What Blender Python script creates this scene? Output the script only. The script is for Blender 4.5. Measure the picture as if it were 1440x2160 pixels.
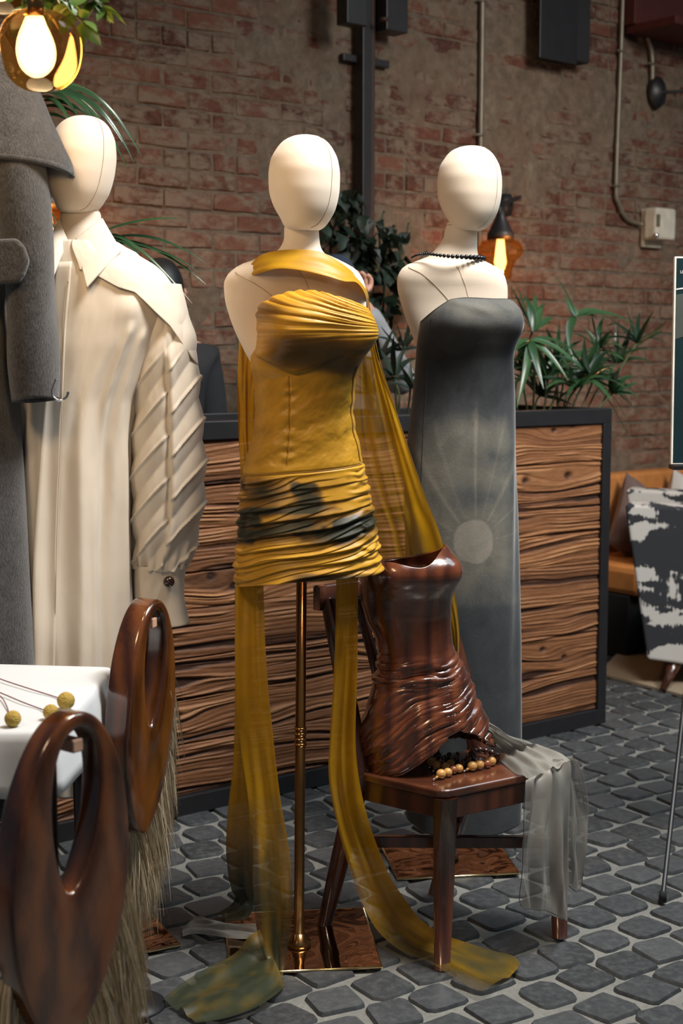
import bpy, bmesh, math, random
import numpy as np
from mathutils import Vector, Matrix
random.seed(7); RS = np.random.RandomState(7)
SC = bpy.context.scene
COL = SC.collection
for o in list(bpy.data.objects): bpy.data.objects.remove(o)
# ------------------------------------------------------------------ camera
CH = 1.45; PITCH = math.radians(6.372); F = 3000.0
cam = bpy.data.objects.new('camera', bpy.data.cameras.new('camera')); COL.objects.link(cam)
cam.location = (0, 0, CH); cam.rotation_euler = (math.radians(90) - PITCH, 0, 0)
cam.data.sensor_fit = 'VERTICAL'; cam.data.sensor_height = 36; cam.data.sensor_width = 24; cam.data.lens = 50
cam.data.dof.use_dof = True; cam.data.dof.focus_distance = 3.45; cam.data.dof.aperture_fstop = 4.0
cam.data.clip_start = 0.05
SC.camera = cam
# ------------------------------------------------------------------ world and light
SC.view_settings.view_transform = 'Standard'; SC.view_settings.look = 'None'
SC.view_settings.gamma = 1; SC.view_settings.exposure = 0.0
SC.view_settings.use_curve_mapping = False
w = bpy.data.worlds.new('world'); SC.world = w; w.use_nodes = True
bg = w.node_tree.nodes['Background']; bg.inputs[0].default_value = (0.62, 0.72, 0.85, 1); bg.inputs[1].default_value = 0.10
def area(name, loc, target, size, sizey, power, col, spread=180):
    l = bpy.data.lights.new(name, 'AREA'); l.shape = 'RECTANGLE'; l.size = size; l.size_y = sizey
    l.energy = power; l.color = col; l.spread = math.radians(spread)
    o = bpy.data.objects.new(name, l); COL.objects.link(o); o.location = loc
    o.rotation_euler = (Vector(target) - Vector(loc)).to_track_quat('-Z', 'Y').to_euler()
    return o
area('skylight', (1.15, 2.75, 4.3), (0.15, 3.5, 1.2), 1.0, 1.0, 62, (1.0, 0.96, 0.90), 90)
area('skylight_far', (3.0, 3.9, 4.4), (1.3, 3.9, 0.0), 2.0, 2.0, 36, (0.74, 0.90, 1.0), 120)
area('added_wall_wash', (3.3, 2.9, 3.9), (1.25, 7.0, 1.1), 1.2, 1.2, 38, (1.0, 0.93, 0.86), 75)  # wash light added to brighten the right part of the brick wall
# warm frontal fill added from the upper left, not an actual fitting
area('warm_fill', (-1.5, 0.9, 3.2), (-0.2, 3.5, 1.3), 0.5, 0.5, 11, (1.0, 0.70, 0.42), 120)
# ------------------------------------------------------------------ geometry helpers
cp, sp = math.cos(PITCH), math.sin(PITCH)
def ray(px, py):
    u = (np.asarray(px, float) - 720) / F; v = (1080 - np.asarray(py, float)) / F
    return u, cp + v * sp, -sp + v * cp
def P(px, py, Y):                       # point where the line of sight reaches depth Y
    x, y, z = ray(px, py); s = Y / y
    return np.array([x * s, Y + 0 * s, CH + z * s])
def Zp(px, py, z):                      # ... height z
    x, y, dz = ray(px, py); s = (z - CH) / dz
    return np.array([x * s, y * s, z])
def G(px, py, z=0.0): return Zp(px, py, z)
def proj(p):
    x, y, z = p[0], p[1], p[2] - CH
    d = y * cp - z * sp; v = y * sp + z * cp
    return 720 + F * x / d, 1080 - F * v / d, d
def ci(xs, ys, x):                      # smooth 1-D interpolation
    xs = np.asarray(xs, float); ys = np.asarray(ys, float); x = np.clip(np.asarray(x, float), xs[0], xs[-1])
    h = np.diff(xs); d = np.diff(ys) / h; m = np.zeros(len(xs))
    if len(xs) > 2:
        for i in range(1, len(xs) - 1):
            m[i] = 0 if d[i-1] * d[i] <= 0 else 2 * d[i-1] * d[i] / (d[i-1] + d[i])
    m[0] = d[0]; m[-1] = d[-1]
    i = np.clip(np.searchsorted(xs, x, side='right') - 1, 0, len(xs) - 2)
    t = (x - xs[i]) / h[i]
    return (2*t**3-3*t**2+1)*ys[i] + (t**3-2*t**2+t)*h[i]*m[i] + (-2*t**3+3*t**2)*ys[i+1] + (t**3-t**2)*h[i]*m[i+1]
_tab = RS.rand(256, 256)
def vn(x, y):                           # value noise
    x = np.asarray(x, float); y = np.asarray(y, float)
    xi = np.floor(x).astype(int); yi = np.floor(y).astype(int); fx = x - xi; fy = y - yi
    fx = fx*fx*(3-2*fx); fy = fy*fy*(3-2*fy)
    a = _tab[xi & 255, yi & 255]; b = _tab[(xi+1) & 255, yi & 255]; c = _tab[xi & 255, (yi+1) & 255]; d = _tab[(xi+1) & 255, (yi+1) & 255]
    return (a*(1-fx)+b*fx)*(1-fy) + (c*(1-fx)+d*fx)*fy
def fbm(x, y, n=4):
    s = 0; a = 0.5
    for k in range(n): s = s + a * (vn(x * 2**k + 17*k, y * 2**k + 31*k) - 0.5); a *= 0.5
    return s
def smooth(t): t = np.clip(t, 0, 1); return t*t*(3-2*t)
def tag(o, label=None, cat=None, group=None, kind=None):
    if label: o['label'] = label
    if cat: o['category'] = cat
    if group: o['group'] = group
    if kind: o['kind'] = kind
    return o
def empty(name, loc, label=None, cat=None, group=None, rz=0):
    o = bpy.data.objects.new(name, None); COL.objects.link(o); o.location = loc; o.rotation_euler[2] = rz
    o.empty_display_size = 0.05
    return tag(o, label, cat, group)
def origin(parent):
    m = Matrix.Identity(4); q = parent; c = []
    while q is not None: c.append(q); q = q.parent
    for q in reversed(c): m = m @ (Matrix.Translation(q.location) @ q.rotation_euler.to_matrix().to_4x4())
    return m
def mesh(name, V, Fs, mat, parent=None, smooth_=True, uv=None, attr=None, local=False, sharp=None):
    V = np.asarray(V, float).reshape(-1, 3)
    if parent is not None and not local:
        m = np.array(origin(parent).inverted()); V = V @ m[:3, :3].T + m[:3, 3]
    loc = (0, 0, 0)
    if parent is None and not local:
        loc = tuple((V.min(0) + V.max(0)) / 2); loc = (loc[0], loc[1], V[:, 2].min()); V = V - np.array(loc)
    me = bpy.data.meshes.new(name); me.from_pydata(V.tolist(), [], [list(map(int, f)) for f in Fs])
    if smooth_: me.polygons.foreach_set('use_smooth', [True] * len(me.polygons))
    if sharp is not None: me.set_sharp_from_angle(angle=math.radians(sharp))
    if uv is not None:
        l = me.uv_layers.new(name='UVMap'); vi = np.zeros(len(me.loops), int); me.loops.foreach_get('vertex_index', vi)
        l.data.foreach_set('uv', np.asarray(uv, float)[vi].ravel())
    if attr:
        for k, a in attr.items():
            t = me.attributes.new(k, 'FLOAT', 'POINT'); t.data.foreach_set('value', np.asarray(a, float).ravel())
    if mat: me.materials.append(mat)
    o = bpy.data.objects.new(name, me); COL.objects.link(o); o.location = loc
    if parent is not None: o.parent = parent
    return o
def grid_faces(n, m, cu=False, cv=False):
    i = np.arange(n if cu else n-1)[:, None]; j = np.arange(m if cv else m-1)[None, :]
    i2 = (i+1) % n; j2 = (j+1) % m
    f = np.stack([i*m+j+0*i2, i2*m+j, i2*m+j2, i*m+j2], -1)
    return f.reshape(-1, 4)
def gridobj(name, A, mat, parent=None, cu=False, cv=False, caps=False, attr=None, thick=0, uv=True, flip=False):
    n, m = A.shape[:2]; Fs = grid_faces(n, m, cu, cv).tolist()
    if flip: Fs = [f[::-1] for f in Fs]
    if caps:                            # rings run along axis 1 (closed)
        Fs.append(list(range(m))[::-1]); Fs.append([(n-1)*m + j for j in range(m)])
    U = np.stack(np.meshgrid(np.linspace(0, 1, n), np.linspace(0, 1, m), indexing='ij'), -1).reshape(-1, 2)[:, ::-1] if uv else None
    o = mesh(name, A.reshape(-1, 3), Fs, mat, parent, uv=U, attr=attr)
    if thick:
        s = o.modifiers.new('s', 'SOLIDIFY'); s.thickness = thick; s.offset = 0
    return o
def tube_arr(pts, rad, k=10, sub=1):
    pts = np.asarray(pts, float); n = len(pts)
    if sub > 1 and n > 2:
        t = np.arange(n); tt = np.linspace(0, n-1, (n-1)*sub+1)
        q = np.stack([ci2(t, pts[:, c], tt) for c in range(3)], -1)
        rad = np.interp(tt, t, rad) if np.ndim(rad) else rad; pts = q; n = len(pts)
    rad = np.broadcast_to(rad, (n,))
    T = np.gradient(pts, axis=0); T /= np.linalg.norm(T, axis=1)[:, None] + 1e-9
    up = np.array([0, 0, 1.0]) if abs(T[0, 2]) < 0.9 else np.array([1.0, 0, 0])
    A = np.zeros((n, k, 3)); N = np.cross(T[0], up); N /= np.linalg.norm(N)
    for i in range(n):
        N = N - T[i] * N.dot(T[i]); N /= np.linalg.norm(N) + 1e-9; B = np.cross(T[i], N)
        a = np.arange(k) * 2*math.pi/k
        A[i] = pts[i] + rad[i] * (np.cos(a)[:, None]*N + np.sin(a)[:, None]*B)
    return A
def ci2(t, y, tt):                      # Catmull-Rom
    n = len(y); i = np.clip(tt.astype(int), 0, n-2); f = tt - i
    p0 = y[np.clip(i-1, 0, n-1)]; p1 = y[i]; p2 = y[i+1]; p3 = y[np.clip(i+2, 0, n-1)]
    return 0.5*((2*p1)+(-p0+p2)*f+(2*p0-5*p1+4*p2-p3)*f**2+(-p0+3*p1-3*p2+p3)*f**3)
def tube(name, pts, rad, mat, parent=None, k=10, sub=1, caps=True):
    return gridobj(name, tube_arr(pts, rad, k, sub), mat, parent, cv=True, caps=caps)
def frame_to(M4, V): M4 = np.array(M4); return np.asarray(V) @ M4[:3, :3].T + M4[:3, 3]
def box(name, x0, x1, y0, y1, z0, z1, mat, parent=None, bevel=0.0, frame=None, seg=2, jit=0):
    V = np.array([(x, y, z) for x in (x0, x1) for y in (y0, y1) for z in (z0, z1)], float)
    if jit: V = V + RS.uniform(-jit, jit, V.shape)
    Fs = [(0,1,3,2), (4,6,7,5), (0,4,5,1), (2,3,7,6), (0,2,6,4), (1,5,7,3)]
    if frame is not None: V = frame_to(frame, V)
    o = mesh(name, V, Fs, mat, parent, smooth_=False, local=(frame is None and parent is not None))
    if bevel:
        b = o.modifiers.new('b', 'BEVEL'); b.width = bevel; b.segments = seg; b.limit_method = 'NONE'
    return o
def hexa(name, C8, mat, parent=None, bevel=0.0):   # 8 corners: bottom 4 then top 4
    Fs = [(0,3,2,1), (4,5,6,7), (0,1,5,4), (1,2,6,5), (2,3,7,6), (3,0,4,7)]
    o = mesh(name, C8, Fs, mat, parent, smooth_=False)
    if bevel: b = o.modifiers.new('b', 'BEVEL'); b.width = bevel; b.segments = 3
    return o
def lathe(name, prof, c, mat, parent=None, k=32, sx=1, sy=1, caps=True):
    a = np.arange(k) * 2*math.pi/k; A = np.zeros((len(prof), k, 3))
    for i, (r, z) in enumerate(prof): A[i] = np.stack([c[0]+r*sx*np.cos(a), c[1]+r*sy*np.sin(a), np.full(k, c[2]+z)], -1)
    return gridobj(name, A, mat, parent, cv=True, caps=caps)
def poly_prism(name, pts, off, mat, parent=None, bevel=0.0):   # pts: planar outline (3D), off: extrusion vector
    pts = np.asarray(pts, float); n = len(pts); V = np.vstack([pts, pts + np.asarray(off)])
    Fs = [list(range(n)), list(range(2*n-1, n-1, -1))] + [[i, i+n, (i+1) % n + n, (i+1) % n] for i in range(n)]
    o = mesh(name, V, Fs, mat, parent, smooth_=False)
    if bevel: b = o.modifiers.new('b', 'BEVEL'); b.width = bevel; b.segments = 3; b.limit_method = 'ANGLE'
    return o
class Surf:                              # body surface: rows (py, xl, xr, depth[, yoff]) measured at depth Y0
    def __init__(s, rows, Y0, pw=2.0):
        r = np.array([list(q) + [0] * (5 - len(q)) for q in rows], float); s.r = r; s.Y0 = Y0; s.pw = pw
    def __call__(s, th, py):
        r = s.r; py = np.asarray(py, float)
        xl = ci(r[:, 0], r[:, 1], py); xr = ci(r[:, 0], r[:, 2], py); b = ci(r[:, 0], r[:, 3], py); yo = ci(r[:, 0], r[:, 4], py)
        L = P(xl, py, s.Y0); R = P(xr, py, s.Y0)
        cx = (L[0]+R[0])/2; a = (R[0]-L[0])/2; z = L[2]
        c = np.cos(th); sn = np.sin(th); e = 2 / s.pw
        return np.stack([cx + a*np.sign(c)*np.abs(c)**e, s.Y0 + yo + b*np.sign(sn)*np.abs(sn)**e + 0*z, z + 0*c], -1)
def loft(name, S, p0, p1, mat, parent, n=60, m=72, disp=None, caps=False, attrf=None, thick=0, a0=0, a1=2*math.pi, post=None, tmap=None):
    closed = abs(a1 - a0 - 2*math.pi) < 1e-6
    th = np.linspace(a0, a1, m, endpoint=not closed); t = np.linspace(0, 1, n)
    if tmap is not None: t = tmap(t)
    T, TH = np.meshgrid(t, th, indexing='ij')
    q0 = p0(TH) if callable(p0) else p0; q1 = p1(TH) if callable(p1) else p1
    PY = q0 + (q1 - q0) * T
    A = S(TH, PY)
    if disp is not None:
        e = 1e-3; Tn = S(TH+e, PY) - A; Up = S(TH, PY - 0.5) - A
        N = np.cross(Tn, Up); N /= np.linalg.norm(N, axis=-1)[..., None] + 1e-12
        A = A + N * disp(TH, T, PY, A)[..., None]
    if post: A = post(A, TH, T, PY)
    return gridobj(name, A, mat, parent, cv=closed, caps=caps, thick=thick, attr=attrf(TH, T, PY, A) if attrf else None, flip=True)
def sheet(name, rows, mat, parent, n=70, m=40, amp=0.008, folds=4, seed=0, bow=0.0, thick=0, attrf=None, taper=None):
    # rows: list of (Lpoint, Rpoint)
    r = np.array([[np.asarray(a, float), np.asarray(b, float)] for a, b in rows]); k = len(r)
    t = np.arange(k); tt = np.linspace(0, k-1, n); Q = np.zeros((n, 2, 3))
    for j in range(2):
        for c in range(3): Q[:, j, c] = ci2(t, r[:, j, c], tt)
    u = np.linspace(0, 1, m); A = Q[:, 0, None]*(1-u)[None, :, None] + Q[:, 1, None]*u[None, :, None]
    W = Q[:, 1]-Q[:, 0]; T = np.gradient(Q.mean(1), axis=0); N = np.cross(W, T); N /= np.linalg.norm(N, axis=1)[:, None] + 1e-9
    N[N[:, 1] > 0.0] *= 1
    if N[0, 1] > 0: N = -N
    V = np.linspace(0, 1, n)[:, None]; U = u[None, :]
    rn = np.random.RandomState(seed); h = 0
    for q in range(3):
        ph = rn.rand()*6.28; fr = folds*(1+0.63*q); h = h + np.sin(fr*6.28*(U + 0.35*(vn(V*3+seed, U*1.5+q)-0.5)) + ph)/(1+q)
    h = h * (0.6 + 0.8*vn(V*4+seed, U*0+3)); env = (taper(V) if taper else 1)
    A = A + N[:, None, :] * ((amp*h*env) + bow*np.sin(math.pi*U))[..., None]
    return gridobj(name, A, mat, parent, thick=thick, attr=attrf(U+0*V, V+0*U, A) if attrf else None)
# ------------------------------------------------------------------ material helpers
class NT:
    def __init__(s, name):
        s.m = bpy.data.materials.new(name); s.m.use_nodes = True; s.t = s.m.node_tree; s.n = s.t.nodes; s.b = s.n['Principled BSDF']; s.out = s.n['Material Output']
    def node(s, ty, **kw):
        x = s.n.new(ty)
        for k, v in kw.items():
            if k.startswith('_'): setattr(x, k[1:], v)
        return x
    def link(s, a, b): s.t.links.new(a, b)
    def set(s, sock, v):
        if hasattr(v, 'is_output') or hasattr(v, 'links'): s.link(v, sock)
        elif isinstance(v, (tuple, list)) and len(v) == 3 and sock.type == 'RGBA': sock.default_value = (*v, 1)
        else: sock.default_value = v
    def coord(s, kind='Object', scale=(1, 1, 1), rot=(0, 0, 0)):
        if kind == 'World': o = s.n.new('ShaderNodeNewGeometry').outputs['Position']
        else: o = s.n.new('ShaderNodeTexCoord').outputs[kind]
        mp = s.n.new('ShaderNodeMapping'); s.link(o, mp.inputs[0]); mp.inputs['Scale'].default_value = scale; mp.inputs['Rotation'].default_value = rot
        return mp.outputs[0]
    def noise(s, vec, scale, detail=4, rough=0.6, dist=0, out=0):
        x = s.n.new('ShaderNodeTexNoise'); s.link(vec, x.inputs['Vector']); x.inputs['Scale'].default_value = scale; x.inputs['Detail'].default_value = detail
        x.inputs['Roughness'].default_value = rough; x.inputs['Distortion'].default_value = dist; return x.outputs[out]
    def wave(s, vec, scale, dist=2, detail=2, dscale=1, dirn='X', prof='SIN'):
        x = s.n.new('ShaderNodeTexWave'); s.link(vec, x.inputs['Vector']); x.bands_direction = dirn; x.wave_profile = prof
        for k, v in (('Scale', scale), ('Distortion', dist), ('Detail', detail), ('Detail Scale', dscale)): x.inputs[k].default_value = v
        return x.outputs['Fac']
    def ramp(s, fac, stops, interp='LINEAR'):
        x = s.n.new('ShaderNodeValToRGB'); s.link(fac, x.inputs[0]); cr = x.color_ramp; cr.interpolation = interp
        while len(cr.elements) < len(stops): cr.elements.new(0.5)
        for e, (p, c) in zip(cr.elements, stops): e.position = p; e.color = (*c, 1) if len(c) == 3 else c
        return x.outputs[0]
    def mix(s, f, a, b, mode='MIX'):
        x = s.n.new('ShaderNodeMix'); x.data_type = 'RGBA'; x.blend_type = mode
        s.set(x.inputs[0], f); s.set(x.inputs[6], a); s.set(x.inputs[7], b); return x.outputs[2]
    def math(s, op, a, b=0.5, c=0.5, clamp=False):
        x = s.n.new('ShaderNodeMath'); x.operation = op; x.use_clamp = clamp; s.set(x.inputs[0], a); s.set(x.inputs[1], b); s.set(x.inputs[2], c); return x.outputs[0]
    def mr(s, v, a, b, c=0, d=1):
        x = s.n.new('ShaderNodeMapRange'); s.link(v, x.inputs[0])
        for i, q in enumerate((a, b, c, d)): x.inputs[i+1].default_value = q
        return x.outputs[0]
    def attr(s, name): x = s.n.new('ShaderNodeAttribute'); x.attribute_name = name; return x.outputs['Fac']
    def bump(s, h, strength=0.3, dist=0.01):
        x = s.n.new('ShaderNodeBump'); s.link(h, x.inputs['Height']); x.inputs['Strength'].default_value = strength; x.inputs['Distance'].default_value = dist
        s.link(x.outputs[0], s.b.inputs['Normal']); return x.outputs[0]
    def bs(s, **kw):
        nm = {'col': 'Base Color', 'rough': 'Roughness', 'metal': 'Metallic', 'coat': 'Coat Weight', 'coatr': 'Coat Roughness', 'sheen': 'Sheen Weight', 'sheenr': 'Sheen Roughness', 'trans': 'Transmission Weight', 'ior': 'IOR', 'alpha': 'Alpha', 'spec': 'Specular IOR Level', 'emit': 'Emission Color', 'emits': 'Emission Strength', 'sss': 'Subsurface Weight', 'aniso': 'Anisotropic', 'sheent': 'Sheen Tint'}
        for k, v in kw.items(): s.set(s.b.inputs[nm[k]], v)
        return s
def plain(name, col, rough=0.6, metal=0, **kw):
    t = NT(name); n = t.noise(t.coord('Object'), 14, 3); c = t.mix(t.mr(n, .3, .7, 0, 1), tuple(x*0.82 for x in col), tuple(min(1, x*1.12) for x in col))
    t.bs(col=c, rough=rough, metal=metal, **kw); return t.m
def gloss_wood(name, dark, light, rough=0.22, scale=9, rot=(0, 0, 0), stretch=(1, 1, 0.12), rings=6, coat=0.8):
    t = NT(name); v = t.coord('Object', stretch, rot)
    n = t.noise(v, scale, 5, .6, 1.2); w_ = t.wave(v, rings, 7, 3, 1.4); fine = t.noise(t.coord('Object', (stretch[0]*6, stretch[1]*6, stretch[2]*2), rot), 60, 2)
    f = t.math('MULTIPLY_ADD', n, .55, t.math('MULTIPLY', w_, .35)); f = t.math('MULTIPLY_ADD', fine, .2, f)
    t.bs(col=t.ramp(f, [(.3, dark), (.75, light)]), rough=rough, coat=coat, coatr=.12); t.bump(f, .08, .002); return t.m
def metal(name, col, rough=.25, wav=0):
    t = NT(name); n = t.noise(t.coord('Object'), 20, 3); t.bs(col=col, metal=1, rough=t.mr(n, .3, .7, rough*.8, rough*1.25))
    if wav: t.bump(t.noise(t.coord('Object'), 6, 2, .5, 1.0), wav, .01)
    return t.m
# ---- materials
def m_brick(smear=True):
    t = NT('brick_face'); oi = t.n.new('ShaderNodeObjectInfo').outputs['Random']; gi = t.n.new('ShaderNodeNewGeometry').outputs['Random Per Island']
    r = t.math('FRACT', t.math('ADD', oi, gi)); W = t.coord('World')
    c = t.ramp(r, [(0, (.042, .019, .015)), (.35, (.070, .027, .020)), (.7, (.100, .038, .026)), (.9, (.13, .055, .036)), (1, (.040, .022, .020))])
    n = t.noise(W, 26, 5, .65); c = t.mix(t.mr(n, .35, .75, 0, .5), c, (.19, .09, .06))
    sm = t.noise(t.coord('World', (1, 1, 1.4)), 5.5, 6, .66, .4); sm2 = t.noise(t.coord('World', (1, 1, 2.2)), 17, 4, .7)
    f = t.mr(t.math('ADD', sm, t.math('MULTIPLY', sm2, .62)), .735, .90, 0, .95)
    c = t.mix(f, c, t.mix(n, (.13, .10, .074), (.20, .155, .115)))
    z = t.n.new('ShaderNodeSeparateXYZ'); t.link(t.n.new('ShaderNodeNewGeometry').outputs['Position'], z.inputs[0])
    low = t.mr(z.outputs[2], 2.25, 1.85, 0, .45)          # older, paler orange brick below the string course
    pn = t.noise(W, 9, 4, .6); low = t.math('MULTIPLY', low, t.mr(pn, .3, .6, .2, 1))
    c = t.mix(low, c, t.mix(t.mr(sm2, .35, .7), (.19, .075, .04), (.30, .19, .13)))
    t.bs(col=c, rough=.9, spec=.2); t.bump(t.math('ADD', n, t.math('MULTIPLY', sm2, .6)), .5, .012); return t.m
def m_mortar():
    t = NT('mortar'); W = t.coord('World'); n = t.noise(W, 18, 6, .7); n2 = t.noise(W, 4, 4, .6)
    c = t.ramp(n, [(.3, (.09, .07, .052)), (.55, (.155, .122, .09)), (.8, (.23, .185, .14))]); c = t.mix(t.mr(n2, .4, .7, 0, .5), c, (.13, .075, .05))
    t.bs(col=c, rough=.95, spec=.1); t.bump(n, .7, .012); return t.m
def m_sett():
    t = NT('basalt_sett'); oi = t.n.new('ShaderNodeObjectInfo').outputs['Random']; gi = t.n.new('ShaderNodeNewGeometry').outputs['Random Per Island']
    r = t.math('FRACT', t.math('ADD', oi, gi)); W = t.coord('World'); n = t.noise(W, 45, 5, .65); n2 = t.noise(W, 9, 3)
    c = t.ramp(r, [(0, (.034, .038, .042)), (.5, (.050, .055, .060)), (1, (.074, .079, .083))]); c = t.mix(t.mr(n, .45, .8, 0, .55), c, (.12, .125, .125))
    c = t.mix(t.mr(n2, .4, .7, 0, .35), c, (.04, .042, .045))
    t.bs(col=c, rough=t.mr(n, .3, .7, .32, .62), spec=.5); t.bump(n, .28, .004); return t.m
def m_joint():
    t = NT('sand_joint'); W = t.coord('World'); n = t.noise(W, 90, 4, .7); n2 = t.noise(W, 6, 3)
    c = t.mix(n, (.12, .12, .11), (.28, .275, .25)); c = t.mix(t.mr(n2, .4, .7, 0, .4), c, (.10, .10, .095)); t.bs(col=c, rough=.95); t.bump(n, .6, .006); return t.m
def m_plank():
    t = NT('weathered_plank'); h = t.attr('height'); oi = t.n.new('ShaderNodeObjectInfo').outputs['Random']
    n = t.noise(t.coord('Object', (1.2, 1, 9)), 22, 4, .6); f = t.math('MULTIPLY_ADD', n, .35, t.math('MULTIPLY', h, .8))
    c = t.ramp(f, [(.16, (.016, .007, .004)), (.36, (.10, .040, .016)), (.58, (.235, .098, .038)), (.95, (.46, .235, .10))])  # dark grooves: burnt wood plus groove shade put into the colour
    c = t.mix(t.math('MULTIPLY', oi, .35), c, (.09, .034, .016)); t.bs(col=c, rough=.62, spec=.35); t.bump(n, .35, .004); return t.m
M = {}
M['brick'] = m_brick(); M['mortar'] = m_mortar(); M['sett'] = m_sett(); M['joint'] = m_joint(); M['plank'] = m_plank()
M['black'] = plain('black_steel', (.012, .012, .014), .45); M['blackm'] = plain('matt_black', (.010, .010, .012), .8)
M['rust'] = plain('rust_brown_steel', (.035, .018, .012), .6)
M['redbeam'] = plain('dark_red_paint', (.055, .008, .006), .55)
M['conduit'] = plain('conduit_metal', (.20, .18, .14), .45, .5)
M['plastic'] = plain('ivory_plastic', (.55, .52, .43), .4)
M['soil'] = plain('potting_soil', (.012, .009, .007), .95)
M['chrome'] = metal('chrome', (.8, .8, .84), .08)
M['brass'] = metal('dark_brass', (.38, .20, .075), .22); M['brassedge'] = metal('bright_brass', (.95, .75, .40), .2)
M['mirror'] = metal('bronze_mirror', (.50, .33, .22), .035, .25)
def m_canvas():
    t = NT('mannequin_canvas'); v = t.coord('Object'); n = t.noise(v, 260, 2); n2 = t.noise(v, 7, 3)
    t.bs(col=t.mix(n2, (.76, .64, .51), (.82, .72, .60)), rough=.75, sheen=.15); t.bump(n, .12, .001); return t.m
M['canvas'] = m_canvas(); M['seam'] = plain('seam_thread', (.42, .31, .21), .8)
def m_silk(name, ca, cb, cc, sheer=0.0, dye='dye', rough=.42):
    # silk dyed in three tones; 'dye' attribute 0..1 picks the tone
    t = NT(name); d = t.attr(dye); v = t.coord('Object'); n = t.noise(t.coord('Object', (1, 1, 1)), 11, 5, .6, .8); fine = t.noise(t.coord('Object', (1, 1, 3)), 320, 2)
    f = t.math('ADD', d, t.math('MULTIPLY_ADD', n, .36, -.18)); c = t.ramp(f, [(.1, ca), (.5, cb), (.85, cc)])
    t.bs(col=c, rough=rough, sheen=.12, sheenr=.3, spec=.4); t.bump(fine, .08, .001)
    tl = t.n.new('ShaderNodeBsdfTranslucent'); t.set(tl.inputs[0], c); mx = t.n.new('ShaderNodeMixShader'); mx.inputs[0].default_value = .30 if sheer else .08
    t.link(t.b.outputs[0], mx.inputs[1]); t.link(tl.outputs[0], mx.inputs[2]); last = mx.outputs[0]
    if sheer:
        tr = t.n.new('ShaderNodeBsdfTransparent'); m2 = t.n.new('ShaderNodeMixShader'); a = t.attr('clear')
        t.link(t.math('MULTIPLY', t.math('ADD', a, .0), sheer), m2.inputs[0]); t.link(last, m2.inputs[1]); t.link(tr.outputs[0], m2.inputs[2]); last = m2.outputs[0]
    t.link(last, t.out.inputs[0]); return t.m
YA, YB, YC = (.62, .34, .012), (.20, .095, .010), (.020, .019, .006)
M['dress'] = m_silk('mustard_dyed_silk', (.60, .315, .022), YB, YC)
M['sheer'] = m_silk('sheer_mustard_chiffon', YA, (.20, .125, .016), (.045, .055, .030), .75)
M['greysheer'] = m_silk('sheer_grey_chiffon', (.42, .40, .36), (.27, .265, .24), (.10, .11, .10), .6)
def m_velvet():
    t = NT('grey_velvet'); d = t.attr('dye'); n = t.noise(t.coord('Object', (1, 1, 1)), 9, 5, .65, .5); fine = t.noise(t.coord('Object', (1, 1, .6)), 230, 3, .7)
    f = t.math('ADD', d, t.math('MULTIPLY_ADD', n, .5, -.25)); f = t.math('ADD', f, t.math('MULTIPLY_ADD', fine, .16, -.08))
    c = t.ramp(f, [(.05, (.022, .025, .029)), (.4, (.062, .068, .073)), (.65, (.15, .145, .125)), (1, (.33, .30, .25))])
    t.bs(col=c, rough=.8, sheen=.4, sheenr=.3, spec=.15); t.bump(fine, .25, .002); return t.m
M['velvet'] = m_velvet()
def m_wool():
    t = NT('grey_wool'); fine = t.noise(t.coord('Object', (1, 1, .35)), 330, 3, .7); n = t.noise(t.coord('Object'), 40, 3)
    t.bs(col=t.ramp(t.math('MULTIPLY_ADD', n, .3, t.math('MULTIPLY', fine, .7)), [(.35, (.018, .018, .019)), (.7, (.085, .083, .086))]), rough=.95, sheen=.35, sheenr=.5, spec=.1); t.bump(fine, .8, .004); return t.m
M['wool'] = m_wool()
def m_cotton(name, col, b=.05):
    t = NT(name); n = t.noise(t.coord('Object'), 8, 4, .6); t.bs(col=t.mix(n, tuple(x*.93 for x in col), col), rough=.6, sheen=.2, spec=.3); t.bump(t.noise(t.coord('Object', (1, 1, .5)), 14, 5, .6, 1), b, .02)
    tl = t.n.new('ShaderNodeBsdfTranslucent'); tl.inputs[0].default_value = (*col, 1); mx = t.n.new('ShaderNodeMixShader'); mx.inputs[0].default_value = .12
    t.link(t.b.outputs[0], mx.inputs[1]); t.link(tl.outputs[0], mx.inputs[2]); t.link(mx.outputs[0], t.out.inputs[0]); return t.m
M['cotton'] = m_cotton('cream_cotton', (.80, .72, .61)); M['linen'] = m_cotton('white_linen', (.80, .83, .86), .03)
M['chairwood'] = gloss_wood('dark_chair_wood', (.030, .010, .006), (.085, .026, .013), .25, 9)
M['seatwood'] = gloss_wood('chair_seat_wood', (.05, .015, .008), (.14, .045, .02), .28, 7, stretch=(.12, 1, 1))
M['bodice'] = gloss_wood('carved_mahogany', (.045, .011, .006), (.16, .046, .018), .24, 6)
M['bag'] = gloss_wood('lacquered_bag_wood', (.030, .008, .004), (.15, .046, .012), .16, 5, coat=1.0, stretch=(1, 1, .5))
M['hair'] = None
def m_hair():
    t = NT('blond_hair'); oi = t.n.new('ShaderNodeNewGeometry').outputs['Random Per Island']; t.bs(col=t.ramp(oi, [(0, (.27, .19, .11)), (.5, (.56, .44, .28)), (1, (.82, .72, .52))]), rough=.45, spec=.4); return t.m
M['hair'] = m_hair()
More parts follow.
